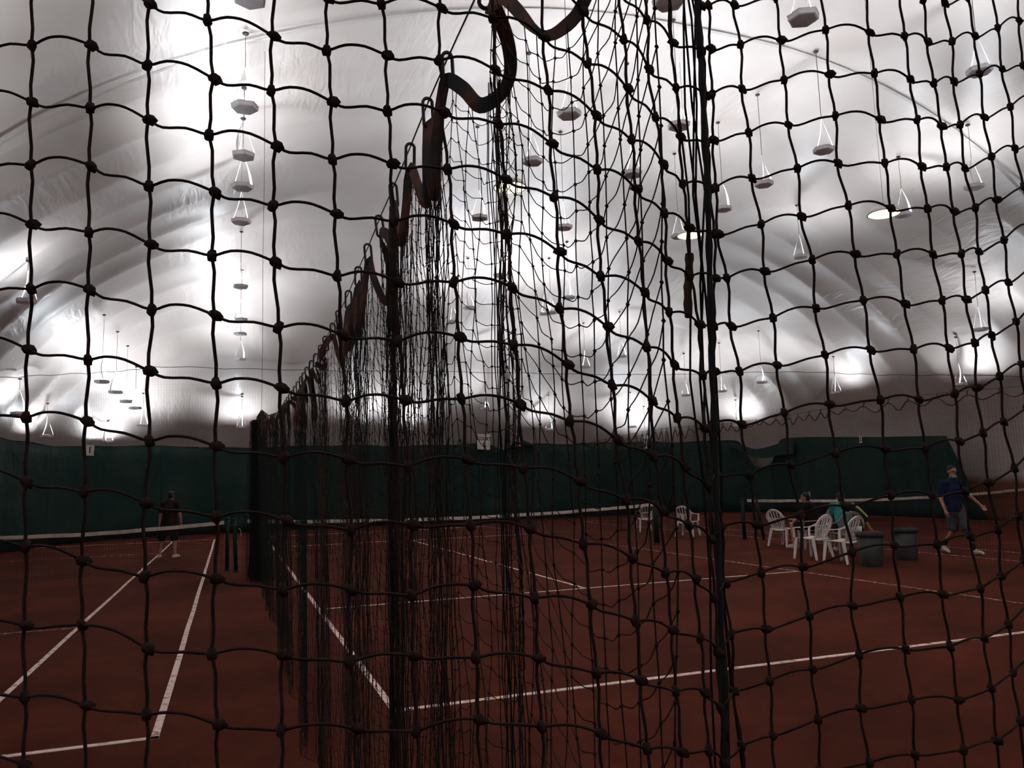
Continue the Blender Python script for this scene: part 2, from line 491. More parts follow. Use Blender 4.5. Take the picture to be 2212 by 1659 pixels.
def belt(pts, w, name='seam_strip'):
    """a welded seam strip hanging just under the membrane through (x, y, z) points"""
    c = catmull(np.array(pts, float), 8)
    g = []
    for p in c:
        e = 0.02
        nrm = Vector((-(dome_z(p[0] + e, p[1]) - dome_z(p[0] - e, p[1])) / (2 * e), -(dome_z(p[0], p[1] + e) - dome_z(p[0], p[1] - e)) / (2 * e), 1)).normalized()
        g.append(nrm)
    g = np.array([tuple(n) for n in g])
    T = np.gradient(c, axis=0)
    wd = np.cross(T, g)
    b = MB().strip(c - g * 0.03, wd, w, 0.006)
    return b.build(name, M['belt'], ceiling)

belt([on_dome(x, 12.3 + 0.0115 * (x - 8.1) ** 2, 0.0) for x in np.linspace(-5.2, 22.5, 26)], 0.085)

# seam cable round the far end, a little below the curve of the end wall
endpts = [(-6.35, 24.0, 4.85), (-5.82, 25.0, 5.05), (-4.89, 28.49, 5.64), (-3.6, 30.2, 6.0), (-2.35, 30.98, 6.29), (0.96, 31.75, 6.38), (5, 31.8, 6.40), (10.2, 31.75, 6.44), (15, 31.6, 6.42), (19, 30.6, 6.35), (21.07, 29.0, 6.25), (22.2, 26.2, 5.9), (22.73, 23.44, 5.43), (23.07, 20.87, 5.06), (23.39, 17.97, 4.65), (23.6, 15.5, 4.4)]
ec = catmull(np.array(endpts), 6)
ec[:, 2] += 0.05 * np.abs(np.sin(np.arange(len(ec)) * 0.9)) - 0.12

# measured layout data, metres
NET_KNOTS = (
((-0.2836,0.8406,2.4233),(-0.2826,0.8402,2.3649),(-0.2817,0.8399,2.3065),(-0.2807,0.8395,2.2481),(-0.2797,0.8392,2.1897),(-0.2787,0.8388,2.1312),(-0.2758,0.8378,2.0860),(-0.2742,0.8372,2.0154),(-0.2666,0.8345,1.9700),(-0.2657,0.8342,1.8976),(-0.2664,0.8344,1.8588),(-0.2658,0.8342,1.7878),(-0.2587,0.8317,1.7409),(-0.2560,0.8307,1.6915),(-0.2498,0.8285,1.6008),(-0.2541,0.8300,1.5555),(-0.2512,0.8290,1.5021)),
((-0.2308,0.8090,2.4098),(-0.2300,0.8087,2.3523),(-0.2292,0.8084,2.2949),(-0.2284,0.8081,2.2374),(-0.2275,0.8078,2.1799),(-0.2267,0.8075,2.1224),(-0.2241,0.8065,2.0726),(-0.2224,0.8059,2.0078),(-0.2170,0.8040,1.9577),(-0.2157,0.8035,1.8925),(-0.2158,0.8036,1.8464),(-0.2152,0.8034,1.7817),(-0.2103,0.8016,1.7309),(-0.2083,0.8009,1.6793),(-0.2038,0.7993,1.6018),(-0.2049,0.7997,1.5506),(-0.2024,0.7988,1.4976)),
((-0.1781,0.7773,2.3963),(-0.1774,0.7771,2.3398),(-0.1767,0.7769,2.2832),(-0.1761,0.7766,2.2267),(-0.1754,0.7764,2.1702),(-0.1747,0.7761,2.1136),(-0.1724,0.7753,2.0592),(-0.1706,0.7747,2.0003),(-0.1675,0.7735,1.9454),(-0.1657,0.7729,1.8875),(-0.1653,0.7728,1.8340),(-0.1646,0.7725,1.7755),(-0.1619,0.7715,1.7210),(-0.1606,0.7711,1.6672),(-0.1578,0.7701,1.6028),(-0.1556,0.7693,1.5458),(-0.1536,0.7686,1.4932)),
((-0.1253,0.7457,2.3828),(-0.1248,0.7455,2.3272),(-0.1243,0.7454,2.2716),(-0.1237,0.7452,2.2160),(-0.1232,0.7450,2.1604),(-0.1227,0.7448,2.1048),(-0.1207,0.7441,2.0458),(-0.1188,0.7434,1.9927),(-0.1179,0.7431,1.9331),(-0.1158,0.7423,1.8824),(-0.1147,0.7420,1.8216),(-0.1140,0.7417,1.7694),(-0.1134,0.7415,1.7110),(-0.1129,0.7413,1.6550),(-0.1117,0.7409,1.6038),(-0.1064,0.7390,1.5409),(-0.1049,0.7384,1.4887)),
((-0.0741,0.7147,2.3517),(-0.0737,0.7145,2.2973),(-0.0732,0.7144,2.2429),(-0.0728,0.7142,2.1885),(-0.0723,0.7140,2.1341),(-0.0728,0.7142,2.0776),(-0.0707,0.7135,2.0272),(-0.0688,0.7128,1.9683),(-0.0663,0.7119,1.9166),(-0.0638,0.7110,1.8603),(-0.0646,0.7113,1.8087),(-0.0628,0.7106,1.7508),(-0.0647,0.7113,1.7006),(-0.0631,0.7107,1.6422),(-0.0599,0.7096,1.5864),(-0.0593,0.7094,1.5360),(-0.0579,0.7089,1.4852)),
((-0.0259,0.6868,2.3197),(-0.0254,0.6866,2.2676),(-0.0248,0.6864,2.2154),(-0.0243,0.6863,2.1632),(-0.0238,0.6861,2.1110),(-0.0180,0.6840,2.0576),(-0.0209,0.6850,2.0076),(-0.0156,0.6832,1.9570),(-0.0169,0.6836,1.9023),(-0.0139,0.6825,1.8518),(-0.0119,0.6818,1.7953),(-0.0111,0.6815,1.7442),(-0.0098,0.6811,1.6882),(-0.0094,0.6809,1.6398),(-0.0115,0.6817,1.5827),(-0.0059,0.6797,1.5296),(-0.0055,0.6795,1.4759)),
((0.0280,0.6612,2.2898),(0.0283,0.6611,2.2402),(0.0285,0.6610,2.1907),(0.0288,0.6609,2.1412),(0.0290,0.6608,2.0916),(0.0280,0.6612,2.0425),(0.0324,0.6596,1.9933),(0.0302,0.6604,1.9416),(0.0324,0.6596,1.8935),(0.0353,0.6586,1.8389),(0.0374,0.6578,1.7892),(0.0402,0.6568,1.7335),(0.0419,0.6562,1.6839),(0.0402,0.6568,1.6309),(0.0405,0.6567,1.5813),(0.0395,0.6571,1.5259),(0.0395,0.6571,1.4740)),
((0.0728,0.6537,2.2751),(0.0732,0.6535,2.2266),(0.0737,0.6533,2.1782),(0.0741,0.6532,2.1297),(0.0730,0.6536,2.0819),(0.0775,0.6520,2.0348),(0.0775,0.6520,1.9836),(0.0803,0.6510,1.9358),(0.0814,0.6506,1.8825),(0.0845,0.6495,1.8329),(0.0879,0.6482,1.7781),(0.0889,0.6479,1.7308),(0.0915,0.6470,1.6749),(0.0906,0.6473,1.6284),(0.0905,0.6473,1.5733),(0.0947,0.6458,1.5230),(0.0951,0.6457,1.4710)),
((0.1175,0.6483,2.2782),(0.1182,0.6481,2.2287),(0.1188,0.6478,2.1791),(0.1194,0.6476,2.1296),(0.1240,0.6460,2.0810),(0.1236,0.6461,2.0304),(0.1269,0.6449,1.9822),(0.1279,0.6446,1.9313),(0.1299,0.6438,1.8789),(0.1305,0.6436,1.8283),(0.1347,0.6421,1.7785),(0.1373,0.6412,1.7241),(0.1395,0.6404,1.6766),(0.1382,0.6409,1.6211),(0.1393,0.6405,1.5740),(0.1407,0.6400,1.5171),(0.1409,0.6399,1.4653)),
((0.1700,0.6423,2.2824),(0.1705,0.6421,2.2323),(0.1710,0.6419,2.1822),(0.1716,0.6417,2.1321),(0.1692,0.6425,2.0821),(0.1722,0.6415,2.0335),(0.1748,0.6406,1.9812),(0.1784,0.6392,1.9318),(0.1782,0.6393,1.8802),(0.1818,0.6380,1.8322),(0.1823,0.6379,1.7792),(0.1856,0.6367,1.7287),(0.1874,0.6360,1.6747),(0.1889,0.6355,1.6257),(0.1891,0.6354,1.5691),(0.1905,0.6349,1.5213),(0.1909,0.6348,1.4695)),
((0.2178,0.6379,2.2808),(0.2183,0.6377,2.2300),(0.2188,0.6375,2.1792),(0.2193,0.6374,2.1284),(0.2201,0.6371,2.0780),(0.2219,0.6364,2.0266),(0.2264,0.6348,1.9752),(0.2259,0.6350,1.9252),(0.2285,0.6341,1.8773),(0.2290,0.6339,1.8262),(0.2328,0.6326,1.7747),(0.2339,0.6322,1.7203),(0.2379,0.6307,1.6692),(0.2398,0.6300,1.6130),(0.2405,0.6298,1.5644),(0.2417,0.6294,1.5108),(0.2423,0.6291,1.4584)),
((0.2648,0.6360,2.2693),(0.2652,0.6358,2.2183),(0.2657,0.6357,2.1672),(0.2678,0.6349,2.1160),(0.2697,0.6342,2.0644),(0.2709,0.6338,2.0132),(0.2720,0.6334,1.9629),(0.2742,0.6326,1.9117),(0.2728,0.6331,1.8602),(0.2776,0.6314,1.8099),(0.2782,0.6312,1.7602),(0.2838,0.6292,1.7076),(0.2849,0.6288,1.6550),(0.2896,0.6271,1.6036),(0.2912,0.6266,1.5484),(0.2929,0.6259,1.4998),(0.2935,0.6257,1.4478)),
((0.3096,0.6380,2.2544),(0.3100,0.6379,2.2030),(0.3105,0.6377,2.1517),(0.3130,0.6368,2.0987),(0.3180,0.6350,2.0471),(0.3168,0.6354,1.9947),(0.3165,0.6356,1.9463),(0.3160,0.6357,1.8930),(0.3200,0.6343,1.8456),(0.3217,0.6337,1.7924),(0.3236,0.6330,1.7438),(0.3287,0.6312,1.6911),(0.3314,0.6302,1.6401),(0.3321,0.6300,1.5867),(0.3343,0.6292,1.5369),(0.3366,0.6284,1.4812),(0.3372,0.6282,1.4287)),
((0.3549,0.6462,2.2373),(0.3553,0.6461,2.1865),(0.3570,0.6455,2.1353),(0.3582,0.6451,2.0846),(0.3597,0.6445,2.0327),(0.3613,0.6440,1.9831),(0.3610,0.6441,1.9316),(0.3645,0.6428,1.8822),(0.3641,0.6429,1.8302),(0.3666,0.6421,1.7794),(0.3654,0.6425,1.7287),(0.3702,0.6408,1.6795),(0.3703,0.6407,1.6244),(0.3736,0.6395,1.5741),(0.3737,0.6395,1.5213),(0.3764,0.6386,1.4698),(0.3769,0.6384,1.4173)),
((0.3938,0.6631,2.2238),(0.3944,0.6629,2.1727),(0.3937,0.6632,2.1196),(0.3974,0.6618,2.0683),(0.4024,0.6600,2.0191),(0.4012,0.6605,1.9685),(0.4010,0.6606,1.9200),(0.4006,0.6607,1.8686),(0.4027,0.6600,1.8170),(0.4030,0.6598,1.7655),(0.4068,0.6585,1.7182),(0.4077,0.6582,1.6639),(0.4111,0.6569,1.6139),(0.4123,0.6565,1.5606),(0.4141,0.6559,1.5119),(0.4141,0.6559,1.4616),(0.4146,0.6557,1.4110)),
((0.4292,0.6749,2.2137),(0.4302,0.6745,2.1606),(0.4313,0.6741,2.1104),(0.4331,0.6735,2.0568),(0.4323,0.6738,2.0067),(0.4357,0.6726,1.9600),(0.4344,0.6730,1.9099),(0.4409,0.6707,1.8598),(0.4412,0.6706,1.8088),(0.4404,0.6709,1.7554),(0.4403,0.6709,1.6993),(0.4400,0.6710,1.6482),(0.4399,0.6711,1.5935),(0.4399,0.6711,1.5419),(0.4394,0.6712,1.4912),(0.4390,0.6714,1.4413),(0.4390,0.6714,1.3896)),
((0.4696,0.6764,2.2106),(0.4682,0.6769,2.1589),(0.4696,0.6764,2.1078),(0.4672,0.6772,2.0560),(0.4685,0.6768,2.0060),(0.4685,0.6768,1.9577),(0.4672,0.6772,1.9106),(0.4631,0.6787,1.8608),(0.4600,0.6798,1.8142),(0.4566,0.6810,1.7617),(0.4551,0.6816,1.7113),(0.4590,0.6802,1.6589),(0.4581,0.6805,1.6052),(0.4616,0.6792,1.5558),(0.4610,0.6795,1.5025),(0.4651,0.6780,1.4521),(0.4655,0.6778,1.4004)),
((0.4849,0.6847,2.2186),(0.4840,0.6850,2.1686),(0.4830,0.6854,2.1168),(0.4815,0.6859,2.0651),(0.4804,0.6863,2.0122),(0.4798,0.6865,1.9616),(0.4862,0.6842,1.9135),(0.4869,0.6840,1.8628),(0.4926,0.6820,1.8151),(0.4915,0.6823,1.7603),(0.4955,0.6809,1.7094),(0.4990,0.6797,1.6594),(0.5009,0.6790,1.6124),(0.5017,0.6787,1.5572),(0.5020,0.6786,1.5082),(0.5017,0.6787,1.4565),(0.5019,0.6787,1.4058)),
((0.5195,0.6872,2.2277),(0.5239,0.6856,2.1805),(0.5227,0.6861,2.1287),(0.5263,0.6848,2.0786),(0.5264,0.6847,2.0267),(0.5326,0.6825,1.9753),(0.5326,0.6825,1.9234),(0.5377,0.6807,1.8731),(0.5385,0.6804,1.8222),(0.5424,0.6790,1.7719),(0.5443,0.6784,1.7182),(0.5506,0.6761,1.6670),(0.5492,0.6766,1.6146),(0.5521,0.6756,1.5665),(0.5515,0.6758,1.5142),(0.5533,0.6751,1.4667),(0.5524,0.6755,1.4178)),
((0.5667,0.6746,2.2370),(0.5688,0.6738,2.1863),(0.5691,0.6737,2.1401),(0.5704,0.6733,2.0881),(0.5760,0.6712,2.0382),(0.5761,0.6712,1.9841),(0.5840,0.6684,1.9356),(0.5835,0.6686,1.8831),(0.5895,0.6664,1.8321),(0.5898,0.6663,1.7796),(0.5920,0.6655,1.7293),(0.5965,0.6639,1.6745),(0.6010,0.6623,1.6280),(0.5961,0.6641,1.5746),(0.5995,0.6629,1.5268),(0.5972,0.6637,1.4745),(0.6009,0.6623,1.4229)),
((0.6159,0.6570,2.2481),(0.6165,0.6568,2.1973),(0.6165,0.6568,2.1445),(0.6192,0.6558,2.0966),(0.6176,0.6564,2.0427),(0.6248,0.6538,1.9945),(0.6277,0.6528,1.9404),(0.6322,0.6512,1.8896),(0.6345,0.6503,1.8366),(0.6403,0.6483,1.7834),(0.6407,0.6481,1.7317),(0.6422,0.6476,1.6840),(0.6416,0.6478,1.6333),(0.6431,0.6473,1.5814),(0.6441,0.6469,1.5304),(0.6456,0.6464,1.4811),(0.6443,0.6469,1.4290)),
((0.6676,0.6470,2.2491),(0.6681,0.6468,2.1978),(0.6696,0.6463,2.1488),(0.6715,0.6456,2.0946),(0.6723,0.6453,2.0444),(0.6742,0.6446,1.9927),(0.6762,0.6439,1.9413),(0.6796,0.6427,1.8865),(0.6842,0.6411,1.8370),(0.6851,0.6407,1.7829),(0.6863,0.6403,1.7321),(0.6888,0.6394,1.6825),(0.6898,0.6391,1.6327),(0.6906,0.6388,1.5817),(0.6931,0.6379,1.5302),(0.6958,0.6369,1.4776),(0.6967,0.6366,1.4299)),
((0.7182,0.6459,2.2519),(0.7187,0.6457,2.2009),(0.7203,0.6451,2.1488),(0.7235,0.6440,2.1002),(0.7233,0.6441,2.0458),(0.7253,0.6434,1.9969),(0.7265,0.6429,1.9446),(0.7314,0.6412,1.8923),(0.7329,0.6406,1.8399),(0.7350,0.6399,1.7898),(0.7345,0.6401,1.7384),(0.7356,0.6397,1.6853),(0.7368,0.6393,1.6384),(0.7418,0.6375,1.5848),(0.7406,0.6379,1.5341),(0.7425,0.6372,1.4841),(0.7429,0.6371,1.4321)),
((0.7581,0.6507,2.2556),(0.7582,0.6507,2.2036),(0.7608,0.6498,2.1522),(0.7647,0.6484,2.0998),(0.7653,0.6482,2.0515),(0.7684,0.6471,1.9984),(0.7718,0.6459,1.9491),(0.7723,0.6457,1.8965),(0.7764,0.6442,1.8475),(0.7736,0.6452,1.7969),(0.7756,0.6445,1.7474),(0.7761,0.6443,1.6931),(0.7807,0.6427,1.6434),(0.7791,0.6432,1.5936),(0.7817,0.6423,1.5440),(0.7809,0.6426,1.4942),(0.7833,0.6418,1.4450)),
((0.8043,0.6608,2.2664),(0.8077,0.6596,2.2175),(0.8052,0.6605,2.1672),(0.8069,0.6598,2.1127),(0.8076,0.6596,2.0590),(0.8143,0.6572,2.0104),(0.8134,0.6575,1.9582),(0.8161,0.6566,1.9121),(0.8180,0.6559,1.8595),(0.8219,0.6545,1.8124),(0.8212,0.6547,1.7603),(0.8273,0.6526,1.7082),(0.8259,0.6531,1.6555),(0.8264,0.6529,1.6080),(0.8263,0.6529,1.5597),(0.8272,0.6526,1.5130),(0.8274,0.6525,1.4646)),
((0.8576,0.6725,2.2910),(0.8609,0.6713,2.2399),(0.8621,0.6709,2.1901),(0.8617,0.6711,2.1350),(0.8653,0.6698,2.0841),(0.8658,0.6696,2.0292),(0.8693,0.6683,1.9796),(0.8693,0.6683,1.9274),(0.8734,0.6669,1.8796),(0.8734,0.6669,1.8287),(0.8743,0.6665,1.7779),(0.8767,0.6657,1.7267),(0.8785,0.6650,1.6761),(0.8793,0.6647,1.6263),(0.8801,0.6645,1.5771),(0.8819,0.6638,1.5286),(0.8827,0.6635,1.4807)),
((0.9200,0.6853,2.3223),(0.9207,0.6850,2.2693),(0.9202,0.6852,2.2127),(0.9252,0.6834,2.1628),(0.9252,0.6834,2.1075),(0.9300,0.6817,2.0577),(0.9315,0.6811,2.0079),(0.9339,0.6803,1.9576),(0.9352,0.6798,1.9079),(0.9376,0.6790,1.8588),(0.9385,0.6786,1.8076),(0.9405,0.6779,1.7569),(0.9425,0.6772,1.7069),(0.9445,0.6765,1.6575),(0.9464,0.6758,1.6088),(0.9483,0.6751,1.5607),(0.9502,0.6745,1.5132)),
((0.9824,0.6980,2.3535),(0.9805,0.6987,2.2988),(0.9782,0.6995,2.2353),(0.9888,0.6957,2.1905),(0.9851,0.6970,2.1310),(0.9943,0.6937,2.0861),(0.9937,0.6939,2.0362),(0.9985,0.6922,1.9878),(0.9971,0.6927,1.9362),(1.0018,0.6911,1.8889),(1.0027,0.6907,1.8372),(1.0044,0.6901,1.7871),(1.0065,0.6894,1.7377),(1.0096,0.6883,1.6888),(1.0127,0.6872,1.6405),(1.0147,0.6864,1.5928),(1.0177,0.6854,1.5456)),
((1.0448,0.7107,2.3848),(1.0403,0.7123,2.3283),(1.0363,0.7138,2.2578),(1.0523,0.7080,2.2183),(1.0451,0.7106,2.1544),(1.0586,0.7058,2.1145),(1.0560,0.7067,2.0645),(1.0631,0.7042,2.0180),(1.0589,0.7057,1.9645),(1.0660,0.7031,1.9190),(1.0669,0.7028,1.8668),(1.0682,0.7023,1.8174),(1.0705,0.7015,1.7685),(1.0747,0.7000,1.7200),(1.0789,0.6985,1.6722),(1.0811,0.6977,1.6249),(1.0852,0.6963,1.5781)))
BORDER_ROPE = ((0.4628,0.6735,2.2140),(0.4630,0.6734,2.1561),(0.4630,0.6734,2.1054),(0.4620,0.6738,2.0539),(0.4619,0.6738,2.0042),(0.4606,0.6743,1.9562),(0.4589,0.6749,1.9095),(0.4575,0.6754,1.8600),(0.4558,0.6760,1.8136),(0.4550,0.6763,1.7599),(0.4531,0.6770,1.7035),(0.4519,0.6774,1.6602),(0.4510,0.6777,1.6148),(0.4495,0.6783,1.5587),(0.4502,0.6780,1.5053),(0.4479,0.6788,1.4587),(0.4470,0.6792,1.4349))
LAMPS = (
(-5.73,25.99,4.01,5.10),
(-5.63,29.25,3.56,4.76),
(-4.14,19.01,5.78,6.72),
(-3.58,25.72,4.92,7.01),
(-4.30,32.69,3.56,4.33),
(-3.44,27.59,4.83,6.85),
(-3.29,28.96,4.68,6.63),
(-3.17,30.53,4.61,6.16),
(-3.07,32.09,4.11,5.41),
(0.15,9.67,7.71,9.06),
(0.14,12.67,7.71,9.07),
(0.15,14.53,7.67,9.06),
(0.15,15.81,7.56,9.06),
(0.15,17.68,7.47,9.06),
(0.21,22.94,7.31,9.01),
(0.27,25.82,6.95,8.64),
(0.26,27.11,6.74,8.34),
(0.29,29.08,6.20,7.70),
(0.41,33.07,4.11,5.42),
(5.20,8.18,7.70,10.00),
(5.44,11.88,7.94,10.24),
(5.49,17.29,7.89,10.24),
(5.12,32.90,4.18,5.66),
(5.52,13.87,7.90,10.25),
(7.26,8.12,7.81,10.01),
(7.45,24.88,7.46,9.26),
(7.16,25.91,7.19,8.98),
(7.23,33.13,3.99,5.47),
(7.80,12.16,8.16,10.35),
(7.73,13.89,7.89,10.39),
(7.62,17.20,7.80,10.33),
(7.72,22.46,7.97,9.76),
(10.43,23.37,7.62,9.59),
(10.25,24.51,7.35,9.35),
(10.23,25.03,7.43,9.21),
(9.93,29.00,6.11,7.91),
(10.04,31.50,4.73,6.65),
(11.16,12.20,8.10,10.30),
(11.15,14.10,8.10,10.30),
(11.10,15.58,8.03,10.30),
(11.03,17.49,7.93,10.29),
(12.01,9.34,8.42,10.11),
(13.39,28.66,6.15,8.04),
(13.52,32.97,3.94,5.62),
(14.57,27.75,6.47,8.36),
(15.68,12.62,7.94,9.50),
(15.60,14.54,7.93,9.54),
(15.52,18.22,7.90,9.55),
(17.48,32.61,4.02,5.72),
(18.47,33.18,3.53,5.13),
(19.45,28.21,5.19,7.35),
(18.66,29.74,5.18,7.10),
(20.37,16.67,5.64,7.45),
(19.92,26.15,5.31,7.51),
(22.20,19.08,4.37,6.01),
(21.93,24.35,4.70,6.20),
(21.85,30.68,3.91,5.21))

# ------------------------------------------------------------------ front barrier net (hangs right before the viewer)
K = np.array(NET_KNOTS)             # columns x rows x 3 in metres; row 0 on top
NV = K.shape[0]
for side, n in ((0, 15), (1, 9)):
    st = ((K[0] - K[3]) / 3 if side == 0 else (K[-1] - K[-4]) / 3).mean(0)
    st[2] *= 0.2
    ext = [(K[0] if side == 0 else K[-1]) + st * i + NRG.normal(0, 0.0015, K.shape[1:]) for i in range(1, n + 1)]
    K = np.concatenate([np.array(ext[::-1]), K]) if side == 0 else np.concatenate([K, np.array(ext)])
NC, NR = K.shape[:2]
C0 = 15
front = empty('barrier_net', (0.0, 0.68, 0.0))
tag(front, 'black knotted cord net hanging across the whole view in the foreground', 'net')
FOFF = np.array([0.0, 0.68, 0.0])

full_cols = []
for c in range(NC):
    k = K[c]
    du = (k[0] - k[4]) / 4 * np.array([0.15, 0.15, 1]); dn = (k[-1] - k[-5]) / 4 * np.array([0.1, 0.1, 1])
    up = [k[0] + du * i for i in range(14, 0, -1)]
    nb = int((k[-1][2] - 0.03) / abs(dn[2]))
    dnp = [k[-1] + dn * i for i in range(1, nb + 1)]
    full_cols.append((up, k, dnp))
NDN = min(len(f[2]) for f in full_cols)
outer_v = MB()
for c in range(NC):
    up, k, dnp = full_cols[c]
    wob = [np.array([NRG.normal(0, 0.0006), NRG.normal(0, 0.0012), 0]) for _ in range(NR)]
    mid = []
    for r in range(NR):
        mid.append(k[r])
        if r < NR - 1:
            d = k[r + 1] - k[r]
            sgn = 1 if (c - C0 + r) % 2 else -1
            lat = np.array([math.cos(0.25), -math.sin(0.25), 0])
            mid.append(k[r] + d * 0.28 + lat * 0.0016 * sgn)
            mid.append(k[r] + d * 0.72 - lat * 0.0006 * sgn)
    pts = catmull(np.array(mid), 2)
    pts = np.vstack([np.array(up), pts, np.array(dnp)])
    v, f = tubes(pts - FOFF, 0.00148, 5, (1, 0.1, 0))
    if C0 <= c < C0 + NV: mesh('vertical_cord', v, f, M['cord'], front, True)
    else: outer_v.add(v, f)
tag(outer_v.build('outer_vertical_cords', M['cord'], front, True), None, kind='stuff')

def row_pts(A, odd0):
    """curve of one cross cord through its knots, sagging and bulging between them"""
    ctl = []
    for c in range(len(A)):
        ctl.append(A[c])
        if c < len(A) - 1:
            d = A[c + 1] - A[c]; L = np.linalg.norm(d)
            if (c + odd0) % 2:
                ctl.append(A[c] + d * 0.3 + np.array([0, -0.004, 0.078 * L]))
                ctl.append(A[c] + d * 0.62 + np.array([0, -0.004, 0.085 * L]))
            else:
                ctl.append(A[c] + d * 0.24 + np.array([0, 0.002, -0.045 * L]))
                ctl.append(A[c] + d * 0.62 + np.array([0, -0.002, 0.0]))
    return catmull(np.array(ctl), 3)

for r in range(NR):
    pts = row_pts(K[:, r], r + C0)
    v, f = tubes(pts - FOFF, 0.00125, 5, (0, 0.2, 1))
    mesh('cross_cord', v, f, M['cord'], front, True)
ev, ef = [], []
ex = MB()
for r in range(14):
    A = np.array([full_cols[c][0][r] for c in range(NC)])
    v, f = tubes(row_pts(A, r) - FOFF, 0.00125, 3); ex.add(v, f)
for r in range(NDN):
    A = np.array([full_cols[c][2][r] for c in range(NC)])
    v, f = tubes(row_pts(A, r) - FOFF, 0.00125, 3); ex.add(v, f)
tag(ex.build('outer_cross_cords', M['cord'], front), None, kind='stuff')

def knot_mesh(seed, lean):
    rg = random.Random(seed)
    V = []; F = []
    seg, rin = 6, 4
    V.append((0, 0, 0.0047))
    for i in range(1, rin):
        a = math.pi * i / rin
        for k in range(seg):
            b = 2 * math.pi * k / seg + 0.4 * i
            q = 1 + rg.uniform(-0.22, 0.22)
            V.append((0.0037 * q * math.sin(a) * math.cos(b), 0.0034 * q * math.sin(a) * math.sin(b), 0.0047 * q * math.cos(a)))
    V.append((0, 0, -0.0047))
    for k in range(seg): F.append((0, 1 + k, 1 + (k + 1) % seg))
    for i in range(rin - 2):
        for k in range(seg):
            F.append((1 + i * seg + k, 1 + (i + 1) * seg + k, 1 + (i + 1) * seg + (k + 1) % seg, 1 + i * seg + (k + 1) % seg))
    n = len(V) - 1
    for k in range(seg): F.append((n, n - seg + (k + 1) % seg, n - seg + k))
    if lean:                       # the cross cord leaves this knot on the right
        V = [(x * 1.35 + 0.0008, y, z * 0.85 - 0.25 * x) for x, y, z in V]
    V = [(x * 1.22, y * 1.22, z * 1.22) for x, y, z in V]
    me = bpy.data.meshes.new('knot')
    me.from_pydata(V, [], F); me.update()
    me.materials.append(M['cord'])
    me.polygons.foreach_set('use_smooth', np.ones(len(me.polygons), dtype=bool))
    return me
KM = [[knot_mesh(10 * l + s, l) for s in range(3)] for l in (0, 1)]
cands = []
for c in range(NC):
    for r in range(NR):
        p = Vector(K[c, r]) - Vector((0, 0, EYE))
        dep = p.dot(_f); px = 1106 + FPX * p.dot(_r) / dep; py = 829.5 - FPX * p.dot(_u) / dep
        inside = (-10 < px < 2222) and (-10 < py < 1669)
        cands.append((0 if inside else 1, dep, c, r))
cands.sort()
rest = MB()
for idx, (ins, dep, c, r) in enumerate(cands):
    lean = (c - C0 + r + 1) % 2
    loc = Vector(K[c, r]) - Vector(FOFF)
    rot = Matrix.Rotation(RND.uniform(-0.35, 0.35), 4, 'Y') @ Matrix.Rotation(RND.uniform(-0.4, 0.4), 4, 'Z')
    me = KM[lean][RND.randrange(3)]
    if idx < 300:
        o = bpy.data.objects.new('knot', me); COL.objects.link(o); o.parent = front
        o.matrix_local = Matrix.Translation(loc) @ rot
    else:
        Mx = Matrix.Translation(loc) @ rot
        rest.add([Mx @ v.co for v in me.vertices], [tuple(p.vertices) for p in me.polygons])
tag(rest.build('knots', M['cord'], front, True), None, kind='stuff')

rp = np.array(BORDER_ROPE)
rp = np.vstack([rp[0] + np.array([0, 0, 0.62]), rp, [rp[-1] + np.array([-0.005, 0.01, -0.7])], [rp[-1] + np.array([-0.005, 0.02, -1.4])]])
rp = catmull(rp, 4)
rr = 0.0033 + 0.0006 * np.sin(np.arange(len(rp)) * 1.3) + 0.0003 * np.sin(np.arange(len(rp)) * 4.1)
v, f = tubes(rp - FOFF, rr, 7, (1, 0.2, 0))
tag(mesh('border_rope', v, f, M['rope'], front, True), 'thick dark rope along the edge of the net')
lash = catmull(np.array([(0.449, 0.694, 1.940), (0.4475, 0.695, 1.918), (0.445, 0.695, 1.900), (0.4435, 0.694, 1.872)]), 4)
v, f = tubes(lash - FOFF, 0.0043 + 0.0006 * np.sin(np.arange(len(lash)) * 2.0), 8, (1, 0.2, 0))
tag(mesh('lashing', v, f, M['hem'], front, True), 'black tape lashing beside the edge rope')
fc = np.array([full_cols[c][0][0] + np.array([0, 0, 0.03]) for c in range(NC)])
mesh('head_rope', *tubes(catmull(fc, 2) - FOFF, 0.003, 5), M['rope'], front, True)

# ------------------------------------------------------------------ divider net between the courts
CY = np.array([0.6, 1.0, 1.48, 1.7, 1.9, 2.12, 2.36, 2.61, 2.85, 3.14, 3.41, 3.94, 4.6, 5.43, 6.71, 8.73, 10.9, 13.4, 15.2, 16.4])
CZ = np.array([2.74, 2.73, 2.715, 2.705, 2.69, 2.66, 2.635, 2.615, 2.585, 2.56, 2.53, 2.50, 2.485, 2.485, 2.485, 2.50, 2.66, 2.97, 3.03, 3.08])
cz = lambda y: float(np.interp(y, CY, CZ))
CX = 0.47
cab = np.array([(CX, y, cz(y)) for y in np.linspace(0.55, 16.5, 120)])
tag(MB().tube(cab, 0.0022, 5, (1, 0, 0.2)).build('support_cable', M['cable']), 'thin dark cable carrying the loops of the gathered divider net', 'cable')
hang = np.array([(CX + 0.004 * math.sin(i), 13.42, 2.97 + (dome_z(CX, 13.42) - 2.97) * i / 12) for i in range(13)])
tag(MB().tube(hang, 0.0035, 4).build('suspension_wire', M['cable']), 'thin wire from the dome down to the far divider net peak', 'wire')

div = empty('divider_net', (CX, 8.0, 0.0))
tag(div, 'black gathered divider net with dark webbing hem left of the middle court', 'net')
DOFF = np.array([CX, 8.0, 0.0])

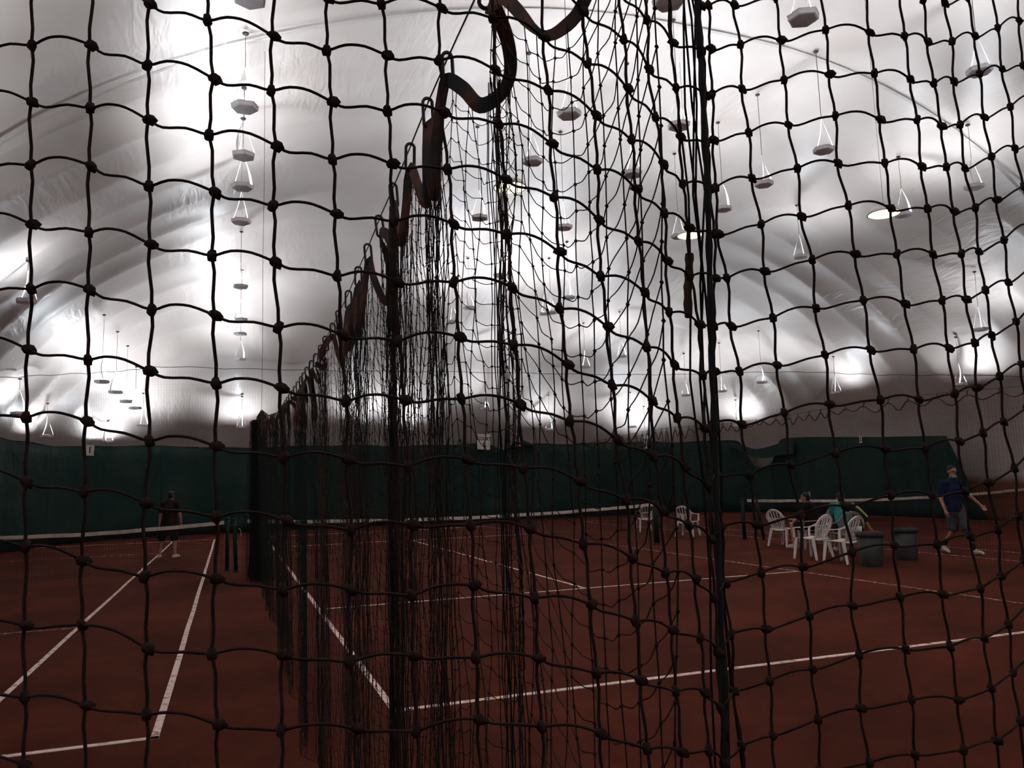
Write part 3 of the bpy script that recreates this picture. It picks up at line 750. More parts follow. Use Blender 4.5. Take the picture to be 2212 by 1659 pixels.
# rings and hem; near part drawn by hand, the rest in swags of varied depth
LOOPH = 0.056
hem = [(0.456, 0.76, 2.56), (0.462, 0.82, 2.46), (0.47, 0.95, 2.395), (0.475, 1.04, 2.40), (0.47, 1.13, 2.44), (0.47, 1.29, 2.60), (0.475, 1.40, 2.655),
       (0.50, 1.45, 2.69), (0.535, 1.47, 2.64), (0.55, 1.49, 2.58), (0.54, 1.52, 2.54), (0.51, 1.58, 2.535), (0.49, 1.64, 2.60), (0.47, 1.70, 2.65),
       (0.462, 1.72, 2.63), (0.457, 1.76, 2.54), (0.458, 1.80, 2.42), (0.461, 1.825, 2.42), (0.463, 1.85, 2.50), (0.47, 1.90, 2.635),
       (0.467, 1.905, 2.56), (0.464, 1.90, 2.44), (0.464, 1.94, 2.44), (0.465, 2.0, 2.50), (0.47, 2.12, 2.60),
       (0.462, 2.14, 2.50), (0.457, 2.17, 2.42), (0.456, 2.2, 2.41), (0.458, 2.24, 2.45), (0.47, 2.36, 2.575),
       (0.465, 2.365, 2.48), (0.468, 2.375, 2.32), (0.462, 2.385, 2.2), (0.470, 2.395, 2.2), (0.474, 2.40, 2.32), (0.468, 2.42, 2.48)]
rings = [0.76, 1.40, 1.70, 1.90, 2.12, 2.36, 2.61, 2.85]
hem += [(0.47, 2.61, cz(2.61) - LOOPH), (0.51, 2.66, 2.47), (0.515, 2.70, 2.36), (0.50, 2.74, 2.37), (0.48, 2.80, 2.46), (0.47, 2.85, cz(2.85) - LOOPH)]
y = 2.85
i = 0
rg = random.Random(3)
while y < 15.4:
    step = (0.27 if y < 4 else 0.24 if y < 8 else 0.3) * rg.uniform(0.8, 1.2)
    y2 = min(y + step, 15.5)
    drop = rg.choice([0.03, 0.05, 0.08, 0.14, 0.24]) if y < 5 else rg.choice([0.05, 0.12, 0.2, 0.28])
    bx = rg.choice([-1, 1]) * rg.uniform(0.01, 0.05) * (1 if y < 5 else 1.6)
    ym = 0.5 * (y + y2)
    zt0, zt1 = cz(y) - LOOPH, cz(y2) - LOOPH
    hem += [(CX + bx * .8, y + step * .22, zt0 - drop * .8), (CX + bx, ym, 0.5 * (zt0 + zt1) - drop), (CX + bx * .8, y2 - step * .22, zt1 - drop * .75), (CX, y2, zt1)]
    rings.append(y2); y = y2; i += 1
y_end = y
# far end, pushed together: tight zigzag
for k in range(60):
    yy = 15.5 + 0.9 * k / 60
    hem.append((CX + 0.10 * (1 if k % 2 else -1) * rg.uniform(0.5, 1.0), yy, cz(yy) - LOOPH - rg.uniform(0, 0.05)))
hem = np.array(hem)
hemc = catmull(hem, 5)
hb = MB()
Th = np.gradient(hemc, axis=0); Th /= np.linalg.norm(Th, axis=1, keepdims=True) + 1e-9
wdir = np.cross(Th, np.array([0.85, 0.5, 0.12]))
wdir /= np.linalg.norm(wdir, axis=1, keepdims=True) + 1e-9
for q in range(1, len(wdir)):
    if (wdir[q] * wdir[q - 1]).sum() < 0: wdir[q] *= -1
    wdir[q] = 0.6 * wdir[q - 1] + 0.4 * wdir[q]
hb.strip(hemc - DOFF, wdir, np.where(hemc[:, 1] < 1.36, 0.024 - 0.012 * np.exp(-((hemc[:, 1] - 1.13) / 0.05) ** 2), 0.034), 0.0025)
mesh('hem', hb.v, hb.f, M['hem'], div, False)
# hanging loops
lp = []
for k in range(16):
    a = 2 * math.pi * k / 16
    lp.append((0.0105 * math.cos(a), 0.0, (0.021 if math.sin(a) > 0 else -0.021) + 0.0105 * math.sin(a)))
lp.append(lp[0])
lv, lf = tubes(np.array(lp) * 1.25, 0.0045, 5, (0, 1, 0))
lme = bpy.data.meshes.new('hanging_loop'); lme.from_pydata(lv.tolist(), [], lf.tolist()); lme.update(); lme.materials.append(M['loop'])
for q, ry in enumerate(rings):
    o = bpy.data.objects.new('hanging_loop', lme); COL.objects.link(o); o.parent = div
    o.location = Vector((CX, ry, cz(ry) - 0.028)) - Vector(DOFF)
    o.rotation_euler = (RND.uniform(-.15, .15), RND.uniform(-.08, .08), RND.uniform(-0.5, 0.5))

MESH = 0.046
S = resample(hemc, MESH)
h1 = hemc[hemc[:, 1] < 1.42]
yn = np.arange(0.735, 1.40, 0.058)
S = np.vstack([np.stack([np.interp(yn, h1[:, 1], h1[:, 0]), yn, np.interp(yn, h1[:, 1], h1[:, 2])], 1), S[S[:, 1] > 1.40]])
ns = len(S)
NK = 56
def smooth(a, n):
    k = np.ones(n) / n
    return np.stack([np.convolve(np.pad(a[:, i], (n // 2, n - 1 - n // 2), mode='edge'), k, 'valid') for i in range(3)], 1)
S5, S13 = smooth(S, 5), smooth(S, 15)
G = np.zeros((ns, NK + 1, 3))
ph1, ph2 = NRG.uniform(0, 6.28, ns), NRG.uniform(0, 6.28, ns)
amp = np.clip(NRG.normal(0.005, 0.002, ns), 0.001, 0.01)
for k in range(NK + 1):
    t = k / NK
    a = min(1.0, t * 1.3) * 0.55
    base = S * (1 - a) + S13 * a
    ztop = S[:, 2]
    z = ztop + (0.025 - ztop) * t
    gx = base[:, 0] + amp * np.sin(ph1 + k * 0.62) + 0.012 * t * np.sin(S[:, 1] * 5.0 + 1.0)
    gy = base[:, 1] + amp * np.sin(ph2 + k * 0.55)
    drift = 0.13 * t * np.clip((S[:, 1] - 3.0) / 6.0, 0, 1)
    G[:, k] = np.stack([gx + drift * 0.6 + NRG.normal(0, 0.0008, ns), gy + NRG.normal(0, 0.0008, ns), z + NRG.normal(0, 0.0012, ns)], 1)
nearN = int(np.searchsorted(S[:, 1], 5.0))
nb = MB()
v, f = tubes(G[:nearN] - DOFF, 0.00122, 3, (1, 0.1, 0)); nb.add(v, f)
for k in range(1, NK + 1):
    A = G[:nearN, k]
    mids = 0.5 * (A[1:] + A[:-1])
    L = np.linalg.norm(A[1:] - A[:-1], axis=1)
    mids[:, 2] -= 0.006 + 0.12 * np.clip(MESH - L, 0, 0.03)
    mids[:, 0] += NRG.normal(0, 0.003, len(mids)); mids[:, 1] += NRG.normal(0, 0.002, len(mids))
    pts = np.empty((2 * nearN - 1, 3)); pts[0::2] = A; pts[1::2] = mids
    v, f = tubes(catmull(pts, 3) - DOFF, 0.00095, 3, (0, 0.2, 1)); nb.add(v, f)
# knots of the near part
kn = [(0.0032, 0, 0), (-0.0032, 0, 0), (0, 0.0032, 0), (0, -0.0032, 0), (0, 0, 0.0042), (0, 0, -0.0042)]
kf = [(0, 2, 4), (2, 1, 4), (1, 3, 4), (3, 0, 4), (2, 0, 5), (1, 2, 5), (3, 1, 5), (0, 3, 5)]
for j in range(nearN):
    if S[j, 1] > 3.2: continue
    for k in range(1, NK):
        p = G[j, k] - DOFF
        nb.add([(p[0] + a, p[1] + b, p[2] + c) for a, b, c in kn], kf)
tag(nb.build('net_mesh', M['cord'], div, False), None, kind='stuff')
fb = MB()
v, f = tubes(G[nearN:, ::2] - DOFF, 0.0015, 3, (1, 0.1, 0)); fb.add(v, f)
for k in range(2, NK + 1, 2):
    v, f = tubes(G[nearN:, k] - DOFF, 0.0012, 3, (0, 0.2, 1)); fb.add(v, f)
# the pushed-together far end: many strands lying side by side
yy = 15.4 + NRG.random(420) * 1.05 + 0.0
B0 = np.stack([CX + NRG.normal(0, 0.05, 420), yy, np.array([cz(a) for a in yy]) - 0.06], 1)
B1 = B0.copy(); B1[:, 2] = 0.02; B1[:, 1] += 0.9 * (NRG.random(420) - 0.3); B1[:, 0] += NRG.normal(0.08, 0.09, 420)
mid = 0.5 * (B0 + B1); mid[:, 0] += NRG.normal(0, 0.03, 420)
v, f = tubes(np.stack([B0, mid, B1], 1) - DOFF, 0.0024, 3, (1, 0.1, 0))
tag(mesh('bunched_end', v, f, M['bunch'], div), None, kind='stuff')
# thicker gathered bundles
for (bx, by, bt, n, wdt) in [(0.468, 2.385, 2.45, 16, 0.009), (0.519, 1.49, 2.55, 10, 0.010), (0.459, 0.697, 2.5, 5, 0.006), (0.46, 1.81, 2.45, 9, 0.012), (0.458, 2.18, 2.42, 9, 0.012), (0.475, 3.02, 2.45, 14, 0.014), (0.47, 4.3, 2.4, 16, 0.016)]:
    Q = []
    for q in range(n):
        x0, y0 = bx + NRG.normal(0, wdt), by + NRG.normal(0, wdt)
        zz = np.linspace(bt, 0.03, 26)
        ph = NRG.uniform(0, 6.28)
        Q.append(np.stack([x0 + 0.004 * np.sin(zz * 17 + ph) + NRG.normal(0, 0.002, 26) + (bt - zz) * 0.008 * NRG.normal(), y0 + 0.004 * np.cos(zz * 15 + ph) + NRG.normal(0, 0.002, 26), zz], 1))
    v, f = tubes(np.array(Q) - DOFF, 0.0014, 3, (1, 0.1, 0)); fb.add(v, f)
tag(fb.build('gathered_mesh', M['bunch'], div, False), None, kind='stuff')

# ------------------------------------------------------------------ second divider net, right of the middle court
C2 = 11.58
c2z = lambda y: 3.03 + 0.05 * math.sin(y * 0.7) - 0.012 * (15 - y) * (1 if y < 15 else 0)
tag(MB().tube([(C2, y, c2z(y)) for y in np.linspace(4.5, 24.5, 60)], 0.004, 5, (1, 0, 0.2)).build('support_cable', M['cable']), 'dark cable above the scalloped net right of the middle court', 'cable')
div2 = empty('divider_net', (C2, 14.0, 0))
tag(div2, 'thin dark net curtain with scalloped hem right of the middle court by the chairs', 'net')
D2 = np.array([C2, 14.0, 0])
h2 = []; r2y = []
y = 4.6
rg = random.Random(5)
while y < 24.2:
    st = rg.uniform(0.42, 0.62) if y < 13 else rg.uniform(0.28, 0.5)
    dr = rg.uniform(0.06, 0.16) if y < 18 else rg.uniform(0.15, 0.45)
    h2 += [(C2, y, c2z(y) - 0.07), (C2 + rg.uniform(-.03, .03), y + st / 2, c2z(y) - 0.07 - dr)]
    r2y.append(y); y += st
h2.append((C2, y, c2z(y) - 0.07)); r2y.append(y)
h2c = catmull(np.array(h2), 6)
mesh('hem', *tubes(h2c - D2, 0.013, 4), M['hem'], div2)
lme2 = bpy.data.meshes.new('hanging_loop')
lv2, lf2 = tubes(np.array(lp) * 1.7, 0.006, 4, (0, 1, 0)); lme2.from_pydata(lv2.tolist(), [], lf2.tolist()); lme2.update(); lme2.materials.append(M['loop'])
for ry in r2y:
    o = bpy.data.objects.new('hanging_loop', lme2); COL.objects.link(o); o.parent = div2
    o.location = Vector((C2, ry, c2z(ry) - 0.04)) - Vector(D2); o.rotation_euler = (0.3, 0, RND.uniform(-.9, .9))
S2 = resample(h2c, 0.06)
zz = np.linspace(0, 1, 4)
V2 = np.stack([np.stack([S2[:, 0] + 0.02 * np.sin(S2[:, 1] * 9 + 4 * t), S2[:, 1], S2[:, 2] * (1 - t) + 0.02 * t], 1) for t in zz], 1)
b2 = MB()
v, f = tubes(V2 - D2, 0.0014, 3, (1, 0.1, 0)); b2.add(v, f)
SR = resample(h2c, 0.3)
for k in range(1, 26):
    t = k / 26
    A = SR.copy(); A[:, 2] = A[:, 2] * (1 - t) + 0.02 * t
    v, f = tubes(A - D2, 0.0008, 3, (0, 0.2, 1)); b2.add(v, f)
tag(b2.build('net_mesh', M['fine'], div2), None, kind='stuff')

# ------------------------------------------------------------------ netting above the far curtain
fn = empty('backstop_net', (8, 32, 3.4))
tag(fn, 'faint fine netting hung from a cable above the far green curtain', 'net')
FO = np.array([8, 32, 3.4])
MB().tube(ec - FO, 0.011, 5).build('head_cable', M['cable'], fn)
E2 = resample(ec, 0.10)
inside = E2[:, 1] > 16
E2 = E2[inside]
fbm = MB()
low = E2.copy()
low[:, 2] = 3.1
low[:, 1] = np.minimum(low[:, 1] + 1.2, 33.4)
v, f = tubes(np.stack([E2, low], 1) - FO, 0.0013, 3, (1, 0.1, 0)); fbm.add(v, f)
for t in np.linspace(0.06, 0.94, 14):
    v, f = tubes(E2[::4] * (1 - t) + low[::4] * t - FO, 0.0008, 3, (0, 0.2, 1)); fbm.add(v, f)
tag(fbm.build('net_mesh', M['fine'], fn), None, kind='stuff')

# ------------------------------------------------------------------ green curtain round the far end
cur = empty('windscreen_curtain', (8.6, 33.5, 0))
tag(cur, 'tall dark green fabric curtain along the far end of the dome', 'curtain')
CO = np.array([8.6, 33.5, 0])
cp = catmull(np.array([(-6.6, 26.0, 0), (-6.1, 29.5, 0), (-5.0, 32.0, 0), (-3.0, 33.4, 0), (0, 33.8, 0), (6, 33.85, 0), (12, 33.85, 0), (18, 33.8, 0), (20.8, 33.4, 0), (22.6, 32.2, 0), (23.4, 30.2, 0), (23.5, 27, 0), (23.5, 23.5, 0), (23.5, 20.9, 0)]), 24)
cp = resample(cp, 0.11)
ca = np.r_[0, np.cumsum(np.linalg.norm(np.diff(cp, axis=0), axis=1))]
def cur_top(p, s):
    x, y = p[0], p[1]
    z = 3.40 + 0.03 * math.sin(s * 0.9) + 0.025 * math.sin(s * 2.3)
    if x > 22.5: z = float(np.interp(y, [20.8, 24, 28, 32.5], [2.85, 3.0, 3.25, 3.38]))
    z -= 0.30 * math.exp(-((x - 11.55) / 0.45) ** 2) * (1 if y > 33 else 0)
    if x > 22: z -= 1.30 * math.exp(-((y - 30.85) / 0.85) ** 4)
    if -5 < x < -1.2: z += 0.04
    return z
T = np.gradient(cp, axis=0); T /= np.linalg.norm(T, axis=1, keepdims=True) + 1e-9
Nn = np.stack([T[:, 1], -T[:, 0], 0 * T[:, 0]], 1)       # towards the courts
if (Nn[len(Nn) // 2] * (np.array([8, 15, 0]) - cp[len(cp) // 2])).sum() < 0: Nn = -Nn
NZ = 9
cuts = np.linspace(0, len(cp) - 1, 11).astype(int)
for a, b in zip(cuts[:-1], cuts[1:]):
    Vc = []; Fc = []
    m = b - a + 1
    for i in range(a, b + 1):
        s = ca[i]; zt = cur_top(cp[i], s)
        edge = min(i - a, b - i) * 0.11
        for k in range(NZ):
            t = k / (NZ - 1)
            z = zt * (1 - t) + 0.03 * t
            rip = 0.05 * math.sin(s * 2.1 + 0.8 * t) * (0.3 + t) + 0.035 * math.sin(s * 5.3 + 2 * math.sin(s)) * (0.2 + 0.8 * t) + 0.06 * math.exp(-(edge / 0.25) ** 2)
            slip = 0.0
            if i > len(cp) - 12: slip = t * 1.3 * (i - (len(cp) - 12)) / 11
            q = cp[i] + Nn[i] * rip + T[i] * slip
            Vc.append((q[0] - CO[0], q[1] - CO[1], z))
    for i in range(m - 1):
        for k in range(NZ - 1):
            Fc.append((i * NZ + k, i * NZ + k + 1, (i + 1) * NZ + k + 1, (i + 1) * NZ + k))
    o = mesh('curtain_panel', Vc, Fc, M['green'], cur, True)
    sm = o.modifiers.new('cloth', 'SOLIDIFY'); sm.thickness = 0.008; sm.offset = 0
# rolled swag above the dropped corner and a slumped bundle on the top edge
sw = catmull(np.array([(22.45, 32.1, 3.2), (22.62, 31.7, 3.02), (22.85, 31.1, 2.74), (23.0, 30.6, 2.68), (23.15, 30.0, 2.74), (23.28, 29.3, 2.84), (23.32, 28.7, 2.88)]), 8)
wd = np.tile(np.array([[0.2, 0.1, 1.0]]), (len(sw), 1))
b = MB().strip(sw - CO, wd, np.interp(np.linspace(0, 1, len(sw)), [0, .3, .6, 1], [0.2, 0.36, 0.5, 0.66]), 0.02)
tag(b.build('sagging_swag', M['green'], cur), 'loose swag of the curtain sagging in the right corner')
bu = catmull(np.array([(11.75, 33.6, 3.12), (12.0, 33.6, 3.28), (12.25, 33.6, 3.42), (12.6, 33.6, 3.36), (13.0, 33.65, 3.28)]), 5)
v, f = tubes(bu - CO, 0.05 + 0.13 * np.sin(np.linspace(0.1, 3.0, len(bu))), 8)
tag(mesh('slumped_roll', v, f, M['green'], cur, True), 'slumped roll on the top edge')
tag(MB().tube([tuple(cp[i] + np.array([0, 0, cur_top(cp[i], ca[i])]) + Nn[i] * 0.02 - CO) for i in range(0, len(cp), 4)], 0.012, 5).build('top_rope', M['rope'], cur), None)

# ------------------------------------------------------------------ hexagonal uplights
def lathe_hex(prof):
    return MB().lathe(prof, 6)
pan_me = lathe_hex([(0.05, -0.012), (0.185, 0.0), (0.205, 0.012), (0.212, 0.075), (0.222, 0.080), (0.205, 0.078), (0.196, 0.018), (0.05, 0.012)])
bulb_me = MB().lathe([(0.012, 0.028), (0.03, 0.034), (0.034, 0.055), (0.03, 0.078), (0.012, 0.086)], 8)
hook_me = MB().lathe([(0.015, -0.05), (0.045, -0.035), (0.055, -0.012), (0.04, 0.0)], 10)
box_me = MB()
_q = lambda r, z: [(r * math.cos(a), r * math.sin(a), z) for a in (math.pi / 4 + k * math.pi / 2 for k in range(4))]
_v = _q(0.105, 0.013) + _q(0.138, 0.093) + _q(0.131, 0.093) + _q(0.098, 0.020)
box_me.add(_v, [(i * 4 + k, i * 4 + (k + 1) % 4, i * 4 + 4 + (k + 1) % 4, i * 4 + 4 + k) for i in range(3) for k in range(4)])
base_me = MB().box((0, 0, 0.024), (0.10, 0.07, 0.03))
wire_me = MB().tube([(0, 0, 0), (0.004, 0, 0.35), (-0.003, 0.002, 0.7), (0, 0, 1)], 0.006, 4)
STRAPH = 0.72
def strap_mesh(a, slack):
    ex, ey = 0.2 * math.cos(a), 0.2 * math.sin(a)
    pts = []
    for i in range(8):
        t = i / 7
        bow = slack * math.sin(math.pi * t)
        pts.append((ex * t + bow * math.sin(a), ey * t - bow * math.cos(a), STRAPH * (1 - t) + 0.075 * t))
    wd = [(math.cos(a + 1.2 + 1.5 * i / 7), math.sin(a + 1.2 + 1.5 * i / 7), 0.1) for i in range(8)]
    w = [0.012, 0.016, 0.022, 0.026, 0.034, 0.04, 0.036, 0.028]
    return MB().strip(pts, wd, np.array(w) * (1.0 if slack > 0.02 else 0.22), 0.002)
straps = [strap_mesh(0.5, 0.05), strap_mesh(0.5 + 2.09, 0.008), strap_mesh(0.5 + 4.19, 0.012)]

def first_lamp():
    t = empty('pendant_uplight', (0, 0, 0))
    pan_me.build('hexagonal_pan', M['pan'], t)
    base_me.build('lamp_holder', M['pan'], t)
    bulb_me.build('bulb', M['bulb'], t, True)
    box_me.build('reflector_box', M['glow'], t)
    for s in straps: s.build('strap', M['strap'], t)
    w = wire_me.build('wire', M['cable'], t)
    h = hook_me.build('ceiling_hook', M['loop'], t)
    return t

lamp0 = first_lamp()
rows_def = [(-5.0, -7, 'low lamp row at far left'), (-3.2, -5, 'second lamp row from the left'), (0.2, -2.6, 'straight lamp row left of the divider'),
            (5.4, 2.6, 'lamp row seen through the divider net'), (7.6, 6.4, 'middle lamp row behind the divider net'), (10.9, 9.0, 'lamp row just right of the middle'),
            (15.0, 11.9, 'lamp row at upper right'), (18.6, 16.5, 'lamp row before the right end wall'), (21.5, 19.6, 'low lamp row along the right wall')]
def row_of(x):
    n = 0
    for i, (c, lo, _) in enumerate(rows_def):
        if x >= lo: n = i
    return n
by = {}
for i, L in enumerate(LAMPS): by.setdefault(row_of(L[0]), []).append(L)
ORD = ['nearest', 'second', 'third', 'fourth', 'fifth', 'sixth', 'seventh', 'eighth', 'ninth', 'tenth', 'eleventh', 'twelfth']
first = True
for rn, Ls in sorted(by.items()):
    Ls.sort(key=lambda q: q[1])
    for k, (x, y, z, zt) in enumerate(Ls):
        o = lamp0 if first else copy_tree(lamp0)
        first = False
        o.location = (x, y, z)
        o.rotation_euler = (0, 0, RND.uniform(0, 6.28))
        pos = ORD[k] if k < len(Ls) - 1 or len(Ls) == 1 else 'farthest'
        tag(o, 'hexagonal uplight, %s in the %s' % (pos, rows_def[rn][2]), 'lamp', 'hexagonal uplights under the dome')
        zc = dome_z(x, y) - 0.03
        top = max(zc - z, STRAPH + 0.12)
        for ch in o.children:
            if ch.name.startswith('wire'):
                ch.location = (0, 0, STRAPH); ch.scale = (1, 1, top - STRAPH)
            elif ch.name.startswith('ceiling_hook'):
                ch.location = (0, 0, top)

for x, y in [(-4.0, 13.6), (-3.0, 10.6), (-2.1, 7.3), (20.4, 10.0)] + [(xx, yy) for xx in (-3.2, 0.15, 5.3, 8.2, 11.3, 15.6, 20.4) for yy in (-3.6, -0.4, 2.4, 5.2)]:
    o = copy_tree(lamp0)
    zc = dome_z(x, y) - 0.03
    o.location = (x, y, zc - 1.9)
    o.rotation_euler = (0, 0, RND.uniform(0, 6.28))
    tag(o, 'hexagonal uplight out of frame, hanging high above the viewer', 'lamp', 'hexagonal uplights under the dome')
    for ch in o.children:
        if ch.name.startswith('wire'):
            ch.location = (0, 0, STRAPH); ch.scale = (1, 1, 1.9 - STRAPH)
        elif ch.name.startswith('ceiling_hook'):
            ch.location = (0, 0, 1.9)

# round yellow lamps
def round_lamp(x, y, z, label):
    t = empty('round_pendant_lamp', (x, y, z))
    tag(t, label, 'lamp', 'round yellow lamps')
    MB().lathe([(0.06, 0.14), (0.20, 0.10), (0.262, 0.02), (0.266, 0.0), (0.252, 0.0)], 28).build('housing', M['pan'], t, True)
    MB().lathe([(0.05, -0.035), (0.15, -0.028), (0.22, -0.012), (0.25, 0.002), (0.24, 0.012)], 28).build('lens', M['lens'], t, True)
    zc = dome_z(x, y) - 0.02
    MB().tube([(0, 0, 0.13), (0, 0, zc - z)], 0.003, 4).build('wire', M['cable'], t)
    return t
round_lamp(4.12, 11.35, 6.33, 'glowing yellow round lamp behind a dense fold of the divider net')
round_lamp(10.15, 9.85, 5.93, 'round lamp with glowing yellow lens alone in the upper right')
round_lamp(8.80, 13.55, 6.60, 'round yellow lamp half hidden beside the thick net edge rope')

# ------------------------------------------------------------------ tennis nets and posts
def tennis_net(x0, x1, y, label, strap_x=None):
    t = empty('tennis_net', ((x0 + x1) / 2, y, 0))
    tag(t, label, 'net')
    cx = (x0 + x1) / 2
    h = lambda x: 0.93 + 0.13 * ((x - cx) / ((x1 - x0) / 2)) ** 2
    xs = np.linspace(x0, x1, 41)
    wv = [0.004 * math.sin(3.1 * a) + 0.003 * math.sin(7 * a) for a in xs]
    b = MB().strip([(a - cx, 0.01 * math.sin(a), h(a) - 0.035 + w) for a, w in zip(xs, wv)], np.tile([[0, 0, 1.0]], (41, 1)), 0.075, 0.012)
    b.build('headband', M['tape'], t)
    vs = np.arange(x0, x1, 0.05)
    g = MB()
    v, f = tubes(np.array([[(a - cx, 0, h(a) - 0.05), (a - cx, 0.0, 0.02)] for a in vs]), 0.0019, 3, (1, 0.1, 0)); g.add(v, f)
    for k in range(20):
        t_ = k / 20
        pts = np.array([(a - cx, 0, (h(a) - 0.06) * (1 - t_) + 0.03 * t_) for a in xs])
        v, f = tubes(pts, 0.0017, 3, (0, 0.2, 1)); g.add(v, f)
    for k in range(10):      # doubled upper meshes
        pts = np.array([(a - cx, 0.004, h(a) - 0.08 - 0.014 * k) for a in xs[::4]])
        v, f = tubes(pts, 0.0022, 3, (0, 0.2, 1)); g.add(v, f)
    tag(g.build('net_mesh', M['fine'], t), None, kind='stuff')
    return t
tennis_net(-6.9, -0.10, NETY, 'tennis net with white headband on the left court before the lone player')
tennis_net(0.36, 10.26, NETY, 'tennis net with white headband across the middle court behind the divider net')
tennis_net(13.12, 23.6, NETY, 'tennis net with white headband on the right court behind the seated people')

def net_post(x, y, label, lean=(0, 0), crank=False, r=0.055):
    t = empty('net_post', (x, y, 0))
    tag(t, label, 'post', 'tennis net posts')
    MB().tube([(0, 0, 0), (lean[0] * .5, lean[1] * .5, 0.55), (lean[0], lean[1], 1.08)], r, 10, (1, 0, 0)).build('pole', M['darkgreen'], t, True)
    MB().lathe([(r * .9, 1.07), (r * 1.15, 1.08), (r * 1.15, 1.10), (r * .6, 1.115)], 12, (lean[0], lean[1], 0)).build('cap', M['darkgreen'], t)
    MB().lathe([(r * 1.5, 0.0), (r * 1.5, 0.02), (r * 1.1, 0.03)], 12).build('ground_sleeve', M['darkgreen'], t)
    if crank:
        b = MB().box((lean[0] + r + 0.03, lean[1], 0.88), (0.09, 0.1, 0.16))
        wd_ = b.build('winder', M['darkgreen'], t)
        MB().tube([(lean[0] + r + 0.05, lean[1] - 0.05, 0.9), (lean[0] + r + 0.09, lean[1] - 0.1, 0.85), (lean[0] + r + 0.1, lean[1] - 0.1, 0.74)], 0.012, 6).build('crank_handle', M['steel'], wd_)
    return t
net_post(-0.03, NETY + 0.12, 'dark green net post at the right end of the left net, nearer the headband', r=0.042)
net_post(0.15, NETY - 0.28, 'leaning dark green post with winder beside the left court net post', lean=(-0.05, 0.02), crank=True, r=0.042)
net_post(10.42, NETY + 0.2, 'stout dark green post at the right end of the middle net', crank=True, r=0.078)
net_post(12.96, NETY, 'upright dark green net post at the left end of the right net', r=0.05)
net_post(13.2, NETY - 0.5, 'leaning dark green brace post just right of another net post', lean=(-0.09, 0.1), r=0.042)
net_post(-7.0, NETY, 'dark green net post at the hidden left end of the left net')
net_post(23.75, NETY, 'dark green net post at the right net end by the dome wall')
st = MB().tube([(0, 0, 0), (0, 0, 1.2)], 0.018, 8).add([], [])
o = st.build('singles_stick', M['tape']); o.location = (15.15, NETY - 0.03, 0)
tag(o, 'pale singles stick standing against the far right net', 'stick')

# ------------------------------------------------------------------ signs on the curtain
def text_mesh(txt, size):
    cu = bpy.data.curves.new('t', 'FONT'); cu.body = txt; cu.size = size; cu.align_x = 'CENTER'; cu.align_y = 'CENTER'; cu.extrude = 0.002; cu.offset = 0.007
    ob = bpy.data.objects.new('t', cu); COL.objects.link(ob)
    dg = bpy.context.evaluated_depsgraph_get()
    me = bpy.data.meshes.new_from_object(ob.evaluated_get(dg))
    bpy.data.objects.remove(ob); bpy.data.curves.remove(cu)
    return me
def sign(name, x, y, z, w, h, lines, label, tilt=0.0, pin=True):
    t = empty(name, (x, y, z))
    t.rotation_euler = (math.pi / 2, tilt, 0.05)
    tag(t, label, 'sign')
    b = MB()
    b.box((0, 0, 0), (w, h, 0.012))
    bo = b.build('board', M['sign'], t)
    MB().box((0, h / 2 + 0.002, 0), (w + 0.02, 0.02, 0.02)).box((0, -h / 2, 0), (w + 0.02, 0.02, 0.02)).build('edge_trim', M['sign'], t)
    for txt, sz, yy in lines:
        me = text_mesh(txt, sz)
        me.materials.clear()
        o = link('lettering', me, bo, M['ink']); o.location = (0, yy, 0.009)
    MB().tube([(0, h / 2, 0), (0.01, h / 2 + 0.09, -0.02)], 0.006, 5).build('hanger', M['cable'], t)
    return t
sign('court_sign', 10.58, 33.55, 3.50, 0.62, 0.66, [('COURT', 0.20, 0.13), ('1', 0.30, -0.13)], 'wide white board sign on the curtain top, left one of the pair', 0.05)
sign('court_sign', 12.13, 33.3, 3.56, 0.34, 0.56, [('COUR', 0.13, 0.16), ('2', 0.24, -0.08)], 'narrow white board sign on the curtain top, right one of the pair', -0.02)
sign('number_plate', -4.75, 31.9, 3.26, 0.27, 0.36, [('1', 0.30, 0)], 'small white number plate on the curtain far left', 0.06)
sign('number_plate', 18.65, 33.55, 3.27, 0.2, 0.34, [('0', 0.28, 0)], 'small dim number plate on the curtain behind the middle net post', 0.0)
np4 = sign('number_plate', 23.3, 24.75, 2.96, 0.13, 0.24, [('2', 0.2, 0)], 'tiny pale number plate on the curtain along the right wall', 0.0)
np4.rotation_euler = (math.pi / 2, 0, -math.pi / 2)

